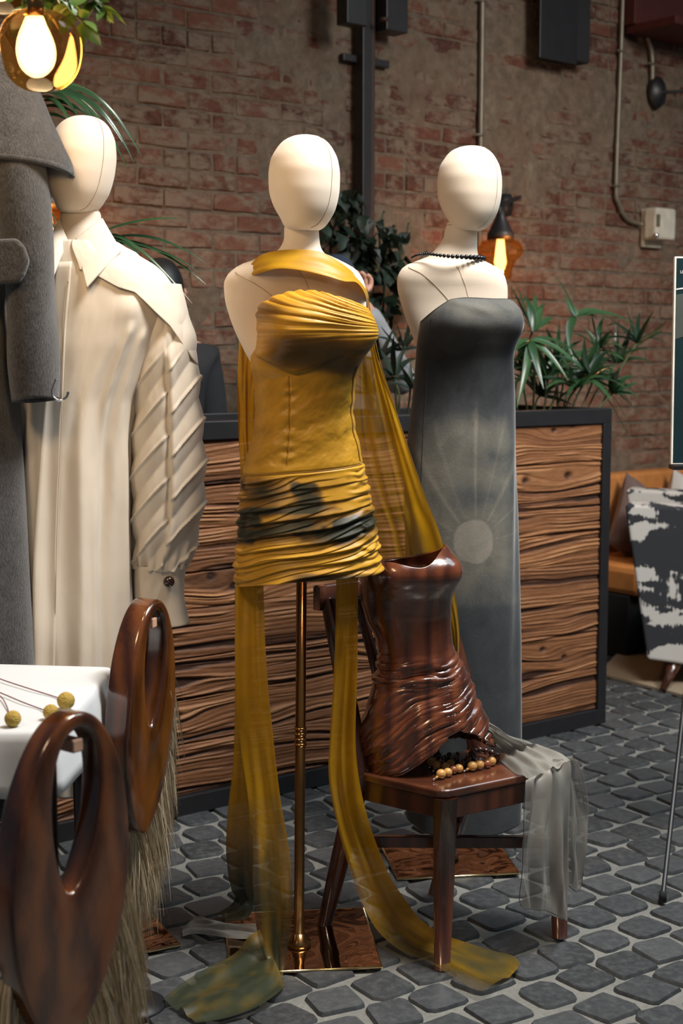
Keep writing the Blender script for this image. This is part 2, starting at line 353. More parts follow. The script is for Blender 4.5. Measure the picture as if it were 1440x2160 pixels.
def m_leaf(name, a, b, rough=.32):
    t = NT(name); n = t.noise(t.coord('Object'), 16, 3); oi = t.n.new('ShaderNodeObjectInfo').outputs['Random']; g = t.n.new('ShaderNodeNewGeometry').outputs['Random Per Island']
    c = t.mix(t.math('FRACT', t.math('ADD', oi, g)), a, b); c = t.mix(t.mr(n, .4, .7, 0, .3), c, tuple(x*.5 for x in a)); t.bs(col=c, rough=rough, spec=.5)
    tl = t.n.new('ShaderNodeBsdfTranslucent'); t.set(tl.inputs[0], c); mx = t.n.new('ShaderNodeMixShader'); mx.inputs[0].default_value = .15
    t.link(t.b.outputs[0], mx.inputs[1]); t.link(tl.outputs[0], mx.inputs[2]); t.link(mx.outputs[0], t.out.inputs[0]); return t.m
M['palm'] = m_leaf('palm_leaf', (.022, .062, .026), (.05, .115, .045), .25); M['palmdark'] = m_leaf('dark_palm_leaf', (.010, .030, .014), (.028, .062, .028), .3); M['ivy'] = m_leaf('ivy_leaf', (.006, .014, .008), (.014, .032, .018), .5); M['bush'] = m_leaf('bright_leaf', (.04, .10, .015), (.11, .19, .03), .4)
M['stem'] = plain('leaf_stem', (.05, .07, .025), .6)
def m_glass():
    t = NT('amber_glass'); t.bs(col=(1.0, .60, .22), rough=.03, trans=1, ior=1.15)
    tr = t.n.new('ShaderNodeBsdfTransparent'); tr.inputs[0].default_value = (1, .68, .30, 1); mx = t.n.new('ShaderNodeMixShader'); mx.inputs[0].default_value = .62
    t.link(t.b.outputs[0], mx.inputs[1]); t.link(tr.outputs[0], mx.inputs[2]); t.link(mx.outputs[0], t.out.inputs[0]); return t.m
M['glass'] = m_glass()
def emitter(name, col, s): t = NT(name); t.bs(col=(0, 0, 0), emit=col, emits=s); return t.m
M['bulb'] = emitter('glowing_bulb', (1, .80, .50), 9); M['filament'] = emitter('glowing_filament', (1, .70, .38), 30)
M['bulbglass'] = emitter('warm_bulb_glass', (1, .58, .24), 6)
M['lightbead'] = gloss_wood('light_wood_bead', (.42, .20, .05), (.66, .37, .12), .25, 40, coat=.5); M['midbead'] = gloss_wood('brown_wood_bead', (.14, .042, .014), (.30, .10, .035), .22, 40, coat=.6)
M['darkbead'] = gloss_wood('dark_wood_bead', (.014, .007, .006), (.05, .018, .012), .16, 40)
M['jet'] = plain('jet_bead', (.008, .008, .01), .15); M['cuffbutton'] = plain('dark_button', (.03, .010, .008), .15, coat=.6)
M['leather'] = plain('tan_leather', (.50, .20, .055), .45); M['skin'] = plain('skin', (.55, .30, .22), .5, sss=.1)
M['greyknit'] = plain('grey_sweatshirt', (.26, .27, .29), .9); M['navy'] = plain('navy_cap', (.02, .032, .06), .8); M['darkcloth'] = plain('dark_cloth', (.012, .014, .018), .85)
M['hairdark'] = plain('dark_hair', (.012, .014, .016), .5)
M['craspedia'] = None
def m_billy():
    t = NT('yellow_billy_button'); n = t.n.new('ShaderNodeTexVoronoi'); t.link(t.coord('Object'), n.inputs['Vector']); n.inputs['Scale'].default_value = 420
    t.bs(col=t.mix(n.outputs['Distance'], (.66, .47, .10), (.38, .24, .05)), rough=.9); t.bump(n.outputs['Distance'], .8, .003); return t.m
M['billy'] = m_billy(); M['redstem'] = plain('dry_red_stem', (.24, .10, .08), .7)
def m_ikat():
    t = NT('ikat_fabric'); v = t.coord('Object', (1, 1, 2.0), (0, 0, .9)); n = t.noise(v, 4.4, 3, .5, .4); fine = t.noise(t.coord('Object', (1, 1, .15)), 90, 2)
    f = t.math('MULTIPLY_ADD', fine, .14, n); t.bs(col=t.ramp(f, [(.555, (.50, .48, .45)), (.575, (.022, .024, .03))]), rough=.9); t.bump(t.noise(t.coord('Object'), 300, 2), .4, .002); return t.m
M['ikat'] = m_ikat(); M['cushw'] = m_cotton('white_cushion', (.62, .60, .56)); M['cushm'] = m_cotton('mauve_cushion', (.17, .115, .105))
def m_rug():
    t = NT('jute_rug'); n = t.noise(t.coord('Object'), 120, 3, .7); t.bs(col=t.mix(n, (.22, .16, .10), (.46, .36, .25)), rough=.95); t.bump(n, 1, .008); return t.m
M['rug'] = m_rug(); M['teal'] = plain('teal_print', (.002, .016, .020), .8, spec=.2); M['olive'] = plain('dull_green_print', (.045, .055, .045), .5); M['white'] = plain('white_board', (.75, .72, .66), .6)
# ================================================================== SETTING
# ---- floor: slab of sandy joint with stone setts standing proud of it
floor = mesh('floor', [(-4, .5, -.10), (6, .5, -.10), (6, 11, -.10), (-4, 11, -.10), (-4, .5, -.009), (6, .5, -.009), (6, 11, -.009), (-4, 11, -.009)],
             [(0,3,2,1), (4,5,6,7), (0,1,5,4), (1,2,6,5), (2,3,7,6), (3,0,4,7)], M['joint'], smooth_=False)
tag(floor, 'dark grey stone sett paving with pale sandy joints', 'floor', kind='structure')
PA = math.radians(36.4); e1 = np.array([math.cos(PA), math.sin(PA)]); e2 = np.array([-math.sin(PA), math.cos(PA)])
KS = 12
def sett_geo(a, b, rn):
    th = np.arange(KS)*2*math.pi/KS + .3; pw = 2/rn.uniform(4.5, 9.0)
    r = 1 + rn.uniform(-.085, .055, KS)
    ox = a*np.sign(np.cos(th))*np.abs(np.cos(th))**pw*r; oy = b*np.sign(np.sin(th))*np.abs(np.sin(th))**pw*r
    sh = rn.uniform(-.24, .24); ox, oy = ox + oy*sh, oy - ox*sh*.6
    V = []
    tx, ty = rn.uniform(-.02, .02, 2); h = rn.uniform(-.003, .002)
    for s, z in ((1.04, -.03), (1.0, -.006), (.95, 0.0)):
        zz = z + (h + tx*ox + ty*oy if z > -.02 else 0)
        V.append(np.stack([ox*s, oy*s, zz + 0*ox], -1))
    V = np.vstack(V + [np.array([[0, 0, .002 + h]])])
    return V
def sett_faces(o=0):
    f = []
    for L in range(2):
        for i in range(KS):
            j = (i+1) % KS; f.append((o+L*KS+i, o+L*KS+j, o+(L+1)*KS+j, o+(L+1)*KS+i))
    for i in range(KS): f.append((o+2*KS+i, o+2*KS+(i+1) % KS, o+3*KS))
    return f
rn = np.random.RandomState(3); setts = []; PT = .128
for j in range(-30, 90):
    for i in range(-20, 110):
        q = e1*((i + (.5 if j % 2 else 0))*PT*1.06 + rn.uniform(-.006, .006) - .5) + e2*(j*PT + rn.uniform(-.005, .005) + 1.2)
        if q[1] < 2.3 or q[1] > 9 or abs(q[0]) > .42*q[1] + .5: continue
        px, py, d = proj((q[0], q[1], 0)); setts.append((d, q, -40 < px < 1480 and py < 2200))
vis = sorted([s for s in setts if s[2]], key=lambda s: s[0]); rest = vis[298:] + [s for s in setts if not s[2]]
variants = []
for k in range(14):
    V = sett_geo(.0585, .0555, rn); me = bpy.data.meshes.new('sett'); me.from_pydata(V.tolist(), [], sett_faces()); me.materials.append(M['sett'])
    me.polygons.foreach_set('use_smooth', [True]*len(me.polygons)); me.set_sharp_from_angle(angle=math.radians(50)); variants.append(me)
for k, (d, q, _) in enumerate(vis[:298]):
    o = bpy.data.objects.new('stone_sett', variants[rn.randint(14)]); COL.objects.link(o); o.parent = floor; o.matrix_parent_inverse = floor.matrix_world.inverted()
    o.location = Vector((q[0], q[1], 0)) - floor.location; o.rotation_euler[2] = PA + rn.choice([0, math.pi]) + rn.uniform(-.05, .05)
    o.scale = (rn.uniform(.94, 1.07), rn.uniform(.92, 1.06), 1)
VV, FF = [], []; c, s_ = math.cos(PA), math.sin(PA); off = 0
for d, q, _ in rest:
    V = sett_geo(.0585*rn.uniform(.94, 1.07), .0555*rn.uniform(.92, 1.06), rn); V2 = V.copy(); V2[:, 0] = c*V[:, 0]-s_*V[:, 1]+q[0]; V2[:, 1] = s_*V[:, 0]+c*V[:, 1]+q[1]
    VV.append(V2); FF += sett_faces(off); off += len(V)
o = mesh('distant_setts', np.vstack(VV), FF, M['sett'], floor, sharp=50); tag(o, kind='stuff')
# ---- brick wall behind, receding to the right
WA = math.radians(40); W0 = np.array([.28, 6.5, 0]); we = np.array([math.cos(WA), math.sin(WA), 0]); wn = np.array([math.sin(WA), -math.cos(WA), 0])
WM = Matrix.Translation(W0) @ Matrix.Rotation(WA, 4, 'Z')
def onwall(px, py, off=0.0):
    x, y, z = ray(px, py); d = np.array([x, y, z]); s = ((W0 + wn*off) - np.array([0, 0, CH])).dot(wn) / d.dot(wn)
    return np.array([0, 0, CH]) + d*s
nx, nz = 460, 240; X, Zg = np.meshgrid(np.linspace(-3.6, 4.2, nx), np.linspace(0, 3.9, nz), indexing='ij')
patch = smooth((fbm(X*1.6+3, Zg*2.6+9, 3)+.12)*2.6); Yg = -.004 - .0125*patch*(.35+1.1*vn(X*15, Zg*22)) - .008*fbm(X*7, Zg*12, 3)
A = frame_to(WM, np.stack([X, Yg, Zg], -1).reshape(-1, 3)).reshape(nx, nz, 3)
wall = empty('wall_back', tuple(W0), rz=WA); tag(wall, 'weathered red brick wall smeared with mortar', 'wall', kind='structure')
gridobj('mortar_bed', A, M['mortar'], wall, uv=False, flip=False)
box('wall_core', -3.6, 4.2, .03, .30, 0, 3.9, M['mortar'], wall)
BH, BL = .0775, .232; bricks = []
for r in range(50):
    header = (r % 6 == 4); L = BL/2 if header else BL; x = -3.6 + (r % 2)*L*.5
    while x < 4.1:
        cx, cz = x + L/2, r*BH + BH/2 + .004*math.sin(cx*1.7+r) if False else r*BH + BH/2
        q = W0 + we*cx; px, py, d = proj((q[0], q[1], cz)); bricks.append((d, cx, cz, L, -30 < px < 1470 and -25 < py < 905, header)); x += L
vis = sorted([b for b in bricks if b[4]], key=lambda b: b[0])[:298]; ids = set(id(b) for b in vis)
def brick_geo(L, rn):
    a, h, d = L/2-.006, BH/2-.0065, .011; j = lambda m: rn.uniform(-m, m, 8); n = 8
    ox = np.array([-a, -a*.6, 0, a*.6, a, a, a*.3, -a*.4]); x = np.array([-a, -a*.35, a*.35, a, a, a*.35, -a*.35, -a]); z = np.array([-h, -h, -h, -h, h, h, h, h])
    x = x + j(.003); z = z + j(.0035); dep = d + rn.uniform(-.005, .004)
    return np.vstack([np.stack([x, np.full(8, .02), z], -1), np.stack([x, -dep+.004+0*x, z], -1), np.stack([x*.96, -dep+j(.002), z*.86], -1)])
BF = [(L*8+i, L*8+(i+1) % 8, L*8+8+(i+1) % 8, L*8+8+i) for L in range(2) for i in range(8)] + [tuple(range(16, 24))]
def bmesh_of(L): me = bpy.data.meshes.new('brick'); me.from_pydata(brick_geo(L, rn).tolist(), [], BF); me.materials.append(M['brick']); return me
bv = {True: [bmesh_of(BL/2) for _ in range(10)], False: [bmesh_of(BL) for _ in range(16)]}
VV, FF, off = [], [], 0
for b in bricks:
    d, cx, cz, L, v, hd = b
    if id(b) in ids:
        o = bpy.data.objects.new('brick', bv[hd][rn.randint(len(bv[hd]))]); COL.objects.link(o); o.parent = wall; o.location = (cx, 0, cz); o.rotation_euler[1] = rn.uniform(-.012, .012)
    else:
        V = brick_geo(L, rn) + [cx, 0, cz]; VV.append(V); FF += [tuple(i+off for i in f) for f in BF]; off += len(V)
tag(mesh('far_bricks', np.vstack(VV), FF, M['brick'], wall, smooth_=False, local=True), kind='stuff')
# ---- black steel column on the wall
def wbox(name, px0, px1, py0, py1, d0, d1, mat, parent=None, bevel=.004):
    a = WM.inverted() @ Vector(onwall(px0, (py0+py1)/2, d0)); b = WM.inverted() @ Vector(onwall(px1, (py0+py1)/2, d0))
    pm = (px0+px1)/2; z1 = onwall(pm, py0, d0)[2]; z0 = onwall(pm, py1, d0)[2]
    return box(name, a[0], b[0], -d1, -d0, z0, z1, mat, parent, bevel, frame=WM)
t = empty('steel_column', tuple(onwall(768, 900, .1)), 'black steel column with rust brown edge standing against the brick wall', 'column')
p = t.location; t.location = (p[0], p[1], 0)
def colbox(name, px0, px1, d0, d1, z0, z1, mat, parent):
    a = WM.inverted() @ Vector(onwall(px0, 400, d0)); b = WM.inverted() @ Vector(onwall(px1, 400, d0)); return box(name, a[0], b[0], -d1, -d0, z0, z1, mat, parent, .004, frame=WM)
colbox('post', 746, 764, .03, .09, 0, 3.9, M['black'], t); colbox('flange', 764, 778, .03, .07, 0, 3.9, M['rust'], t)
wbox('bracket', 715, 812, 122, 138, .02, .05, M['black'], t)
t = empty('steel_beam_bracket', tuple(onwall(770, 60, .2)), 'black steel plates clamped round the top of the column', 'bracket')
wbox('plate', 709, 752, -60, 58, .17, .24, M['black'], t); wbox('plate', 786, 831, -60, 74, .05, .14, M['black'], t)
lathe('bolt', [(.0, 0), (.02, 0), (.02, .012), (.0, .014)], tuple(onwall(809, 44, .15)), M['rust'], t, 6)
# ---- conduits
def conduit(name, pts, r, label, clamps):
    t = empty(name, tuple(onwall(*pts[-1], .03)), label, 'conduit', None)
    tube('pipe', [onwall(x, y, .035) for x, y in pts], r, M['conduit'], t, 10, 4)
    for x, y in clamps:
        q = onwall(x, y, .035); tube('clamp', [q-we*.026, q-we*.008+wn*.015, q+we*.008+wn*.015, q+we*.026], .006, M['conduit'], t, 6)
conduit('wall_conduit', [(1017, -80), (1015, 150), (1011, 420), (1008, 640)], .0125, 'straight metal conduit running down the wall behind the right mannequin', [(1016, 2), (1011, 285)])
conduit('wall_conduit', [(1315, -80), (1309, 110), (1299, 380), (1305, 430), (1322, 462), (1352, 473)], .0115, 'metal conduit that bends into the white wall box', [(1309, 108), (1299, 392)])
conduit('wall_conduit', [(1362, 70), (1374, 110), (1375, 175)], .013, 'short metal conduit dropping to the black wall lamp mount', [(1372, 135)])
# ---- ivory wall box
t = empty('wall_sensor', tuple(onwall(1372, 523, .02)), 'ivory plastic wall box with a round knob at the end of a conduit', 'wall box')
wbox('back_plate', 1351, 1388, 443, 523, .02, .045, M['plastic'], t, .004); wbox('cover', 1356, 1398, 441, 508, .045, .13, M['plastic'], t, .014)
c_ = onwall(1383, 497, .135); lathe('knob', [(.0, -.012), (.012, -.01), (.016, 0), (.012, .010), (0, .012)], tuple(c_), M['chrome'], t, 14)
wbox('slot', 1385, 1391, 452, 478, .131, .134, M['conduit'], t, 0)
# ---- black speaker high on the wall
t = empty('wall_speaker', tuple(onwall(1178, 140, .1)), 'flat black speaker box hung high on the brick wall', 'speaker')
wbox('cabinet', 1133, 1220, -90, 132, .04, .12, M['blackm'], t, .01); wbox('grille', 1137, 1216, -85, 130, .121, .128, M['black'], t, .004)
# ---- dark red steel beam top right
t = empty('red_steel_beam', tuple(onwall(1380, 90, .3)), 'dark red painted steel beam jutting from the wall at the top right', 'beam')
wbox('beam_web', 1316, 1520, -120, 78, .03, .10, M['redbeam'], t, .003); wbox('lower_flange', 1318, 1520, 78, 94, .03, .34, M['redbeam'], t, .003)
wbox('bolt', 1417, 1426, 52, 62, .10, .125, M['black'], t, .003)
# ---- wall lamps
def sconce(px, py, label, s=1.0, light=14):
    c = onwall(px, py, .22); t = empty('wall_lamp', tuple(onwall(px, py, .0)), label, 'lamp', 'amber glass wall lamps')
    w0 = onwall(px+8, py-95*s, .02)
    lathe('wall_plate', [(0, -.05), (.035, -.05), (.045, 0), (.035, .05), (0, .05)], tuple(w0), M['black'], t, 16)
    tube('arm', [w0, w0+wn*.10+np.array([0, 0, .03]), c+np.array([0, 0, .20]), c+np.array([0, 0, .15])], .009, M['black'], t, 8, 4)
    lathe('lamp_cap', [(0, .21), (.018, .21), (.022, .15), (.038, .12), (.055, .085), (.062, .075), (.062, .045), (0, .045)], tuple(c), M['black'], t, 24)
    g = lathe('glass_shade', [(.055, .05), (.085, .04), (.103, .012), (.105, -.008), (.095, -.028), (.072, -.045), (.055, -.09), (.048, -.13), (.0, -.135)], tuple(c), M['glass'], t, 28, caps=False)
    lathe('bulb', [(0, .05), (.014, .045), (.020, .0), (.026, -.05), (.018, -.085), (0, -.10)], tuple(c), M['bulbglass'], t, 16)
    tube('filament', [c+np.array([0, -.0, .04]), c+np.array([0, -.0, -.10])], .0125, M['filament'], t, 8)
    l = bpy.data.lights.new('lamp_light', 'POINT'); l.energy = light; l.color = (1, .50, .18); l.shadow_soft_size = .06
    lo = bpy.data.objects.new('lamp_light', l); COL.objects.link(lo); lo.location = tuple(c + wn*.15 + np.array([0, 0, -.03]))
    return t
sconce(1055, 528, 'amber glass wall lamp glowing beside the right mannequin neck', 1.0, 7)
sconce(98, 470, 'amber glass wall lamp glowing behind the left mannequin neck', 1.0, 9)
t = empty('wall_lamp', tuple(onwall(1380, 195, .02)), 'black arm lamp with a caged shade at the right edge, unlit', 'lamp')
c_ = onwall(1381, 196, .03); Wd = Matrix(((we[0], 0, wn[0], 0), (we[1], 0, wn[1], 0), (0, 1, 0, 0), (0, 0, 0, 1)))
def disc_on(name, c, prof, mat, parent, k=28, ax=None, sz=1):
    a = np.arange(k)*2*math.pi/k; ax = wn if ax is None else ax; s1 = np.cross(ax, [0, 0, 1]); s1 /= np.linalg.norm(s1); s2 = np.cross(s1, ax)
    A = np.array([[c + s1*r*math.cos(q) + s2*r*sz*math.sin(q) + ax*h for q in a] for r, h in prof]); return gridobj(name, A, mat, parent, cv=True, caps=True)
disc_on('mount', c_, [(.0, 0), (.062, 0), (.066, .012), (.058, .03), (.02, .05), (.0, .055)], M['black'], t, sz=1.25)
ce = c_ + we*.25 + wn*.30
tube('arm', [c_+wn*.04, c_+wn*.12+we*.06, ce+np.array([0, 0, .06])], .009, M['black'], t, 8, 3)
lathe('shade', [(.03, .09), (.06, .07), (.12, .02), (.14, -.05), (.13, -.12)], tuple(ce+we*.05), M['black'], t, 28, caps=False)
for k in range(8):
    a = k*math.pi/4; q = ce + we*.05
    tube('cage_wire', [q+np.array([.135*math.cos(a), .135*math.sin(a), -.10]), q+np.array([.12*math.cos(a), .12*math.sin(a), -.19]), q+np.array([.05*math.cos(a), .05*math.sin(a), -.245])], .003, M['black'], t, 5, 3)
# ================================================================== PLANTER
PO = np.array([-.52, 4.33, 0]); PM = Matrix.Translation(PO) @ Matrix.Rotation(PA, 4, 'Z'); PL, PR, PH, PD = -1.5, 1.94, 1.24, .52
plt_ = empty('planter', tuple(PO), 'long black steel planter clad in weathered horizontal wood planks', 'planter', rz=PA)
FR_ = M['black']
box('top_rail', PL, PR, 0, .055, PH-.058, PH, FR_, plt_, .003); box('base_rail', PL, PR, 0, .05, .0, .062, FR_, plt_, .003)
box('end_post', PR-.045, PR, 0, .05, .062, PH-.058, FR_, plt_, .003); box('end_post', PL, PL+.045, 0, .05, .062, PH-.058, FR_, plt_, .003)
box('end_panel', PR-.03, PR, .05, PD, 0, PH, FR_, plt_, .003); box('end_panel', PL, PL+.03, .05, PD, 0, PH, FR_, plt_, .003)
box('back_panel', PL+.03, PR-.03, PD-.03, PD, 0, PH, FR_, plt_, .003); box('back_board', PL+.03, PR-.03, .052, .07, .02, PH-.02, M['blackm'], plt_, 0)
nx_, ny_ = 90, 20
X, Yq = np.meshgrid(np.linspace(PL+.03, PR-.03, nx_), np.linspace(.075, PD-.035, ny_), indexing='ij'); A = np.stack([X, Yq, 1.15+.03*fbm(X*9, Yq*9)], -1)
tag(gridobj('soil', frame_to(PM, A.reshape(-1, 3)).reshape(A.shape), M['soil'], plt_), kind='stuff')
knots = [(RS.uniform(PL, PR), RS.uniform(.1, 1.2), RS.uniform(.02, .05)) for _ in range(26)] + [(1.50, .98, .05), (1.42, .25, .04), (1.72, .29, .03), (.02, .32, .03), (.15, .75, .035), (1.35, 1.10, .04)]
def grain(x, z, seed):
    ph = z*1.0 + .11*fbm(x*1.1+seed, z*2.4, 3) + .020*fbm(x*5+seed, z*14, 2); kd = 0
    for kx, kz, kr in knots:
        dx, dz = (x-kx)/2.6, z-kz; r2 = (dx*dx+dz*dz)/kr**2; g = np.exp(-r2*.5); ph = ph + g*dz*-.75 + g*.012; kd = np.maximum(kd, np.exp(-((x-kx)**2/1.8+dz*dz)/(kr*.28)**2))
    big = vn(ph*30+seed*7, x*.9)*.5 + vn(ph*110, x*1.6+seed)*.5; s = np.abs(np.sin(ph*235+5*fbm(x*1.6, ph*16, 2)))**.7*(.5+.5*vn(ph*190, x*3))*1.35
    crack = smooth((vn(x*1.3+seed*3, ph*62)-.62)*5)
    split = smooth((vn(x*7, ph*60)-.4)*2)
    return np.clip(.17 + .42*big + .34*s*(.25+.75*split) - .85*crack*vn(x*2, z*9) - .7*kd, 0, 1)
zb = [.062, .225, .375, .50, .655, .77, .905, 1.04, PH-.058]
for k in range(8):
    z0, z1 = zb[k]+.0006, zb[k+1]-.0006; nxx = 560; nz_ = int((z1-z0)/.0019); X, Zq = np.meshgrid(np.linspace(PL+.046, PR-.046, nxx), np.linspace(0, 1, nz_), indexing='ij')
    wob = .006*fbm(X*2.5, k*3.3+0*X, 3); Zr = z0 + Zq*(z1-z0) + wob*(1-np.abs(Zq-.5)*0); H = grain(X, Zr, k*1.7)
    edge = np.minimum(Zq, 1-Zq)*(z1-z0); lift = RS.uniform(-.004, .006)
    Yq = .024 - lift - .017*H + .006*np.clip(1-edge/.004, 0, 1)**1.5
    A = np.stack([X, Yq, Zr], -1); A = np.concatenate([A[:, :1]+[[[0, .03, 0]]], A, A[:, -1:]+[[[0, .03, 0]]]], 1); H = np.concatenate([H[:, :1]*0, H, H[:, -1:]*0], 1)
    gridobj('plank', frame_to(PM, A.reshape(-1, 3)).reshape(A.shape), M['plank'], plt_, attr={'height': H})
# ================================================================== MANNEQUINS
HEAD = [(287,637,650,.02),(290,616,672,.048),(300,596,690,.070),(315,583,702,.084),(340,570,713,.098),(370,566,717,.106),(400,567,716,.106),(425,573,712,.102),(445,582,706,.096),(460,591,698,.088),(475,598,688,.076),(484,607,676,.062),(488,620,662,.04)]
def headrows(cx, w, top, bot, shear=0.0):
    return [(top+(y-287)*(bot-top)/201, cx+(a-641.5)*w/151+shear*((y-387)/200), cx+(b-641.5)*w/151+shear*((y-387)/200), d) for y, a, b, d in HEAD]
def seam(name, S, path, parent, off=.0004, r=.0008):
    t = np.arange(len(path)); tt = np.linspace(0, len(path)-1, 70); a_ = ci2(t, np.array([q[0] for q in path], float), tt); y_ = ci2(t, np.array([q[1] for q in path], float), tt)
    pts = S(a_, y_); c = (S(a_*0, y_)+S(a_*0+math.pi, y_))/2
    n = pts-c; n[:, 2] *= 0; n /= np.linalg.norm(n, axis=1)[:, None]+1e-9; tube(name, pts+n*off, r, M['seam'], parent, 5)
def mannequin(label, base, Y0, head, neck, torso, pole, plate, arm_seam=None):
    t = empty('mannequin', tuple(base), label, 'mannequin')
    Hs = Surf(head, Y0-.01, 2.0); h0, h1 = head[0][0], head[-1][0]
    def cheeks(A, TH, T, PY): A[..., 1] += .012*np.sin(T*math.pi)*0; return A
    ho = loft('head', Hs, h0, h1, M['canvas'], t, 48, 64, caps=True, tmap=lambda t_: .5-.5*np.cos(t_*math.pi))
    seam('head_seam', Hs, [(-.62, h0+4), (-.66, h0+30), (-.68, (h0+h1)/2), (-.72, h1-45), (-.85, h1-12), (-1.1, h1-3)], t)
    Ns = Surf(neck, Y0, 2.0); loft('neck', Ns, neck[0][0], neck[-1][0], M['canvas'], t, 24, 48, caps=True)
    seam('neck_ring', Ns, [(a, neck[0][0]+6) for a in np.linspace(0, 2*math.pi, 25)], t)
    Ts = Surf(torso, Y0, 2.25)
    def bust(TH, T, PY, A): return 0*TH
    loft('torso', Ts, torso[0][0], torso[-1][0], M['canvas'], t, 90, 96, caps=True)
    if arm_seam: seam('shoulder_seam', Ts, arm_seam, t)
    px, ptop, pbot = pole; zt = P(px, ptop, Y0)[2]; X = base[0]
    zb_ = .012; top = P(px, ptop, Y0); bot = np.array([base[0], base[1], zb_])
    tube('pole', [bot, top], .0125, M['brass'], t, 20); mid = bot+(top-bot)*.56
    for k in (-.02, -.007, .006, .019): lathe('pole_ring', [(.0, -.004), (.0145, -.004), (.0150, 0), (.0145, .004), (0, .004)], tuple(mid+np.array([0, 0, k])), M['brass'], t, 20)
    lathe('foot_collar', [(0, 0), (.030, 0), (.030, .008), (.020, .014), (.016, .03), (0, .03)], (base[0], base[1], .0075), M['brass'], t, 24)
    fr, fl, sz = plate; a = np.array(fr); d = np.array(fl)-a; d /= np.linalg.norm(d); n_ = np.array([-d[1], d[0], 0]); n_ = n_ if n_[1] > 0 else -n_
    C = [a, a+d*sz, a+d*sz+n_*sz, a+n_*sz]; up = np.array([0, 0, 1])
    if np.cross(C[1]-C[0], C[2]-C[1])[2] < 0: C = C[::-1]
    hexa('base_plate', [q+up*.001 for q in C]+[q+up*.0075 for q in C], M['mirror'], t)
    for i in range(4):
        p, q = C[i], C[(i+1) % 4]; tube('brass_edge', [p+up*.005, q+up*.005], .0032, M['brassedge'], t, 6)
    return t, Ts
# centre
YC = 3.35
ctorso = [(534,578,682,.045),(545,545,708,.058),(555,515,728,.066),(566,495,747,.070),(580,480,760,.070),(600,472,769,.066),(630,474,772,.062),(665,483,772,.062),(700,496,768,.066),(740,515,762,.075),(790,540,744,.08),(850,548,738,.08),(920,538,745,.085),(985,527,755,.09),(1100,518,775,.10),(1180,520,778,.10),(1196,560,740,.07)]
cm, CT = mannequin('cream canvas mannequin wearing the mustard silk minidress', G(630, 1998), YC, headrows(641.5, 151, 287, 488),
    [(470,603,668,.038),(484,599,672,.041),(500,599,673,.042),(520,592,676,.045),(534,578,684,.05),(545,562,700,.055)], ctorso, (636, 1200, 1998),
    (G(805, 2044), G(590, 2054), .36), [(math.pi*1.16, 575), (math.pi*1.33, 600), (math.pi*1.44, 640), (math.pi*1.5, 690)])
seam('chest_seam', CT, [(-1.50, 572), (-1.42, 600), (-1.38, 640)], cm, r=.0006)
# right
YR = 3.96
rtorso = [(536,915,1005,.045),(550,880,1020,.058),(562,852,1043,.068),(575,842,1060,.072),(590,837,1066,.072),(610,838,1070,.068),(640,846,1070,.066),(670,855,1072,.068),(700,866,1072,.072),(740,880,1070,.078),(800,890,1062,.08),(900,890,1062,.09),(1100,880,1075,.10),(1180,885,1070,.10),(1200,910,1050,.07)]
rm, RT = mannequin('cream canvas mannequin wearing the long grey velvet dress', G(945, 1816), YR, headrows(990, 136, 309.5, 487.5),
    [(470,943,1003,.038),(483,939,1007,.041),(500,935,1006,.042),(520,922,1006,.046),(538,906,1008,.052),(550,886,1020,.056)], rtorso, (950, 1200, 1816),
    (G(1095, 1845), G(831, 1859), .345), [(math.pi*1.16, 565), (math.pi*1.33, 582), (math.pi*1.44, 620), (math.pi*1.5, 665)])
seam('chest_seam', RT, [(-1.5, 565), (-1.42, 600), (-1.36, 640)], rm, r=.0006)
# left
YL = 3.42
ltorso = [(508,105,235,.05),(520,90,262,.06),(535,75,290,.068),(550,68,300,.07),(590,66,300,.07),(700,85,285,.075),(850,100,260,.075),(1000,90,270,.08),(1200,90,280,.09),(1230,120,240,.06)]
lbase = G(200, 1975)
lm, LT = mannequin('cream canvas mannequin wearing the long cream shirt dress', lbase, YL, headrows(170, 146, 247, 452, -14),
    [(440,130,205,.038),(452,128,212,.041),(470,126,214,.044),(490,120,222,.05),(512,105,240,.056)], ltorso, (195, 1230, 1975),
    (G(380, 1997), G(271, 2019), .35))
# ---- mustard minidress
drows = [(618,575,730,.085,-.052),(632,553,755,.105,-.052),(650,546,771,.122,-.048),(680,544,780,.135,-.040),(710,545,782,.135,-.036),(735,542,776,.125,-.034),(752,531,768,.115,-.028),(775,530,756,.105,-.02),(800,537,749,.10,-.014),(850,540,745,.098,-.012),(900,537,748,.102,-.012),(940,527,757,.106,-.012),(985,515,769,.112,-.012),(1050,508,781,.120,-.012),(1120,503,793,.124,-.012),(1190,499,803,.126,-.012),(1240,496,805,.126,-.012)]
DS = Surf(drows, YC, 2.35)
fc = lambda TH: -np.sin(TH)                     # 1 in front
d0 = lambda TH: 619 + 44*np.abs(np.cos(TH+.05))**2.2*np.where(np.cos(TH) < 0, .8, 1.0) + 60*np.clip(np.sin(TH), 0, 1)
d1 = lambda TH: 1220 - 14*np.cos(TH) - 12*np.clip(fc(TH), 0, 1) - 16*np.clip(-fc(TH), 0, 1)
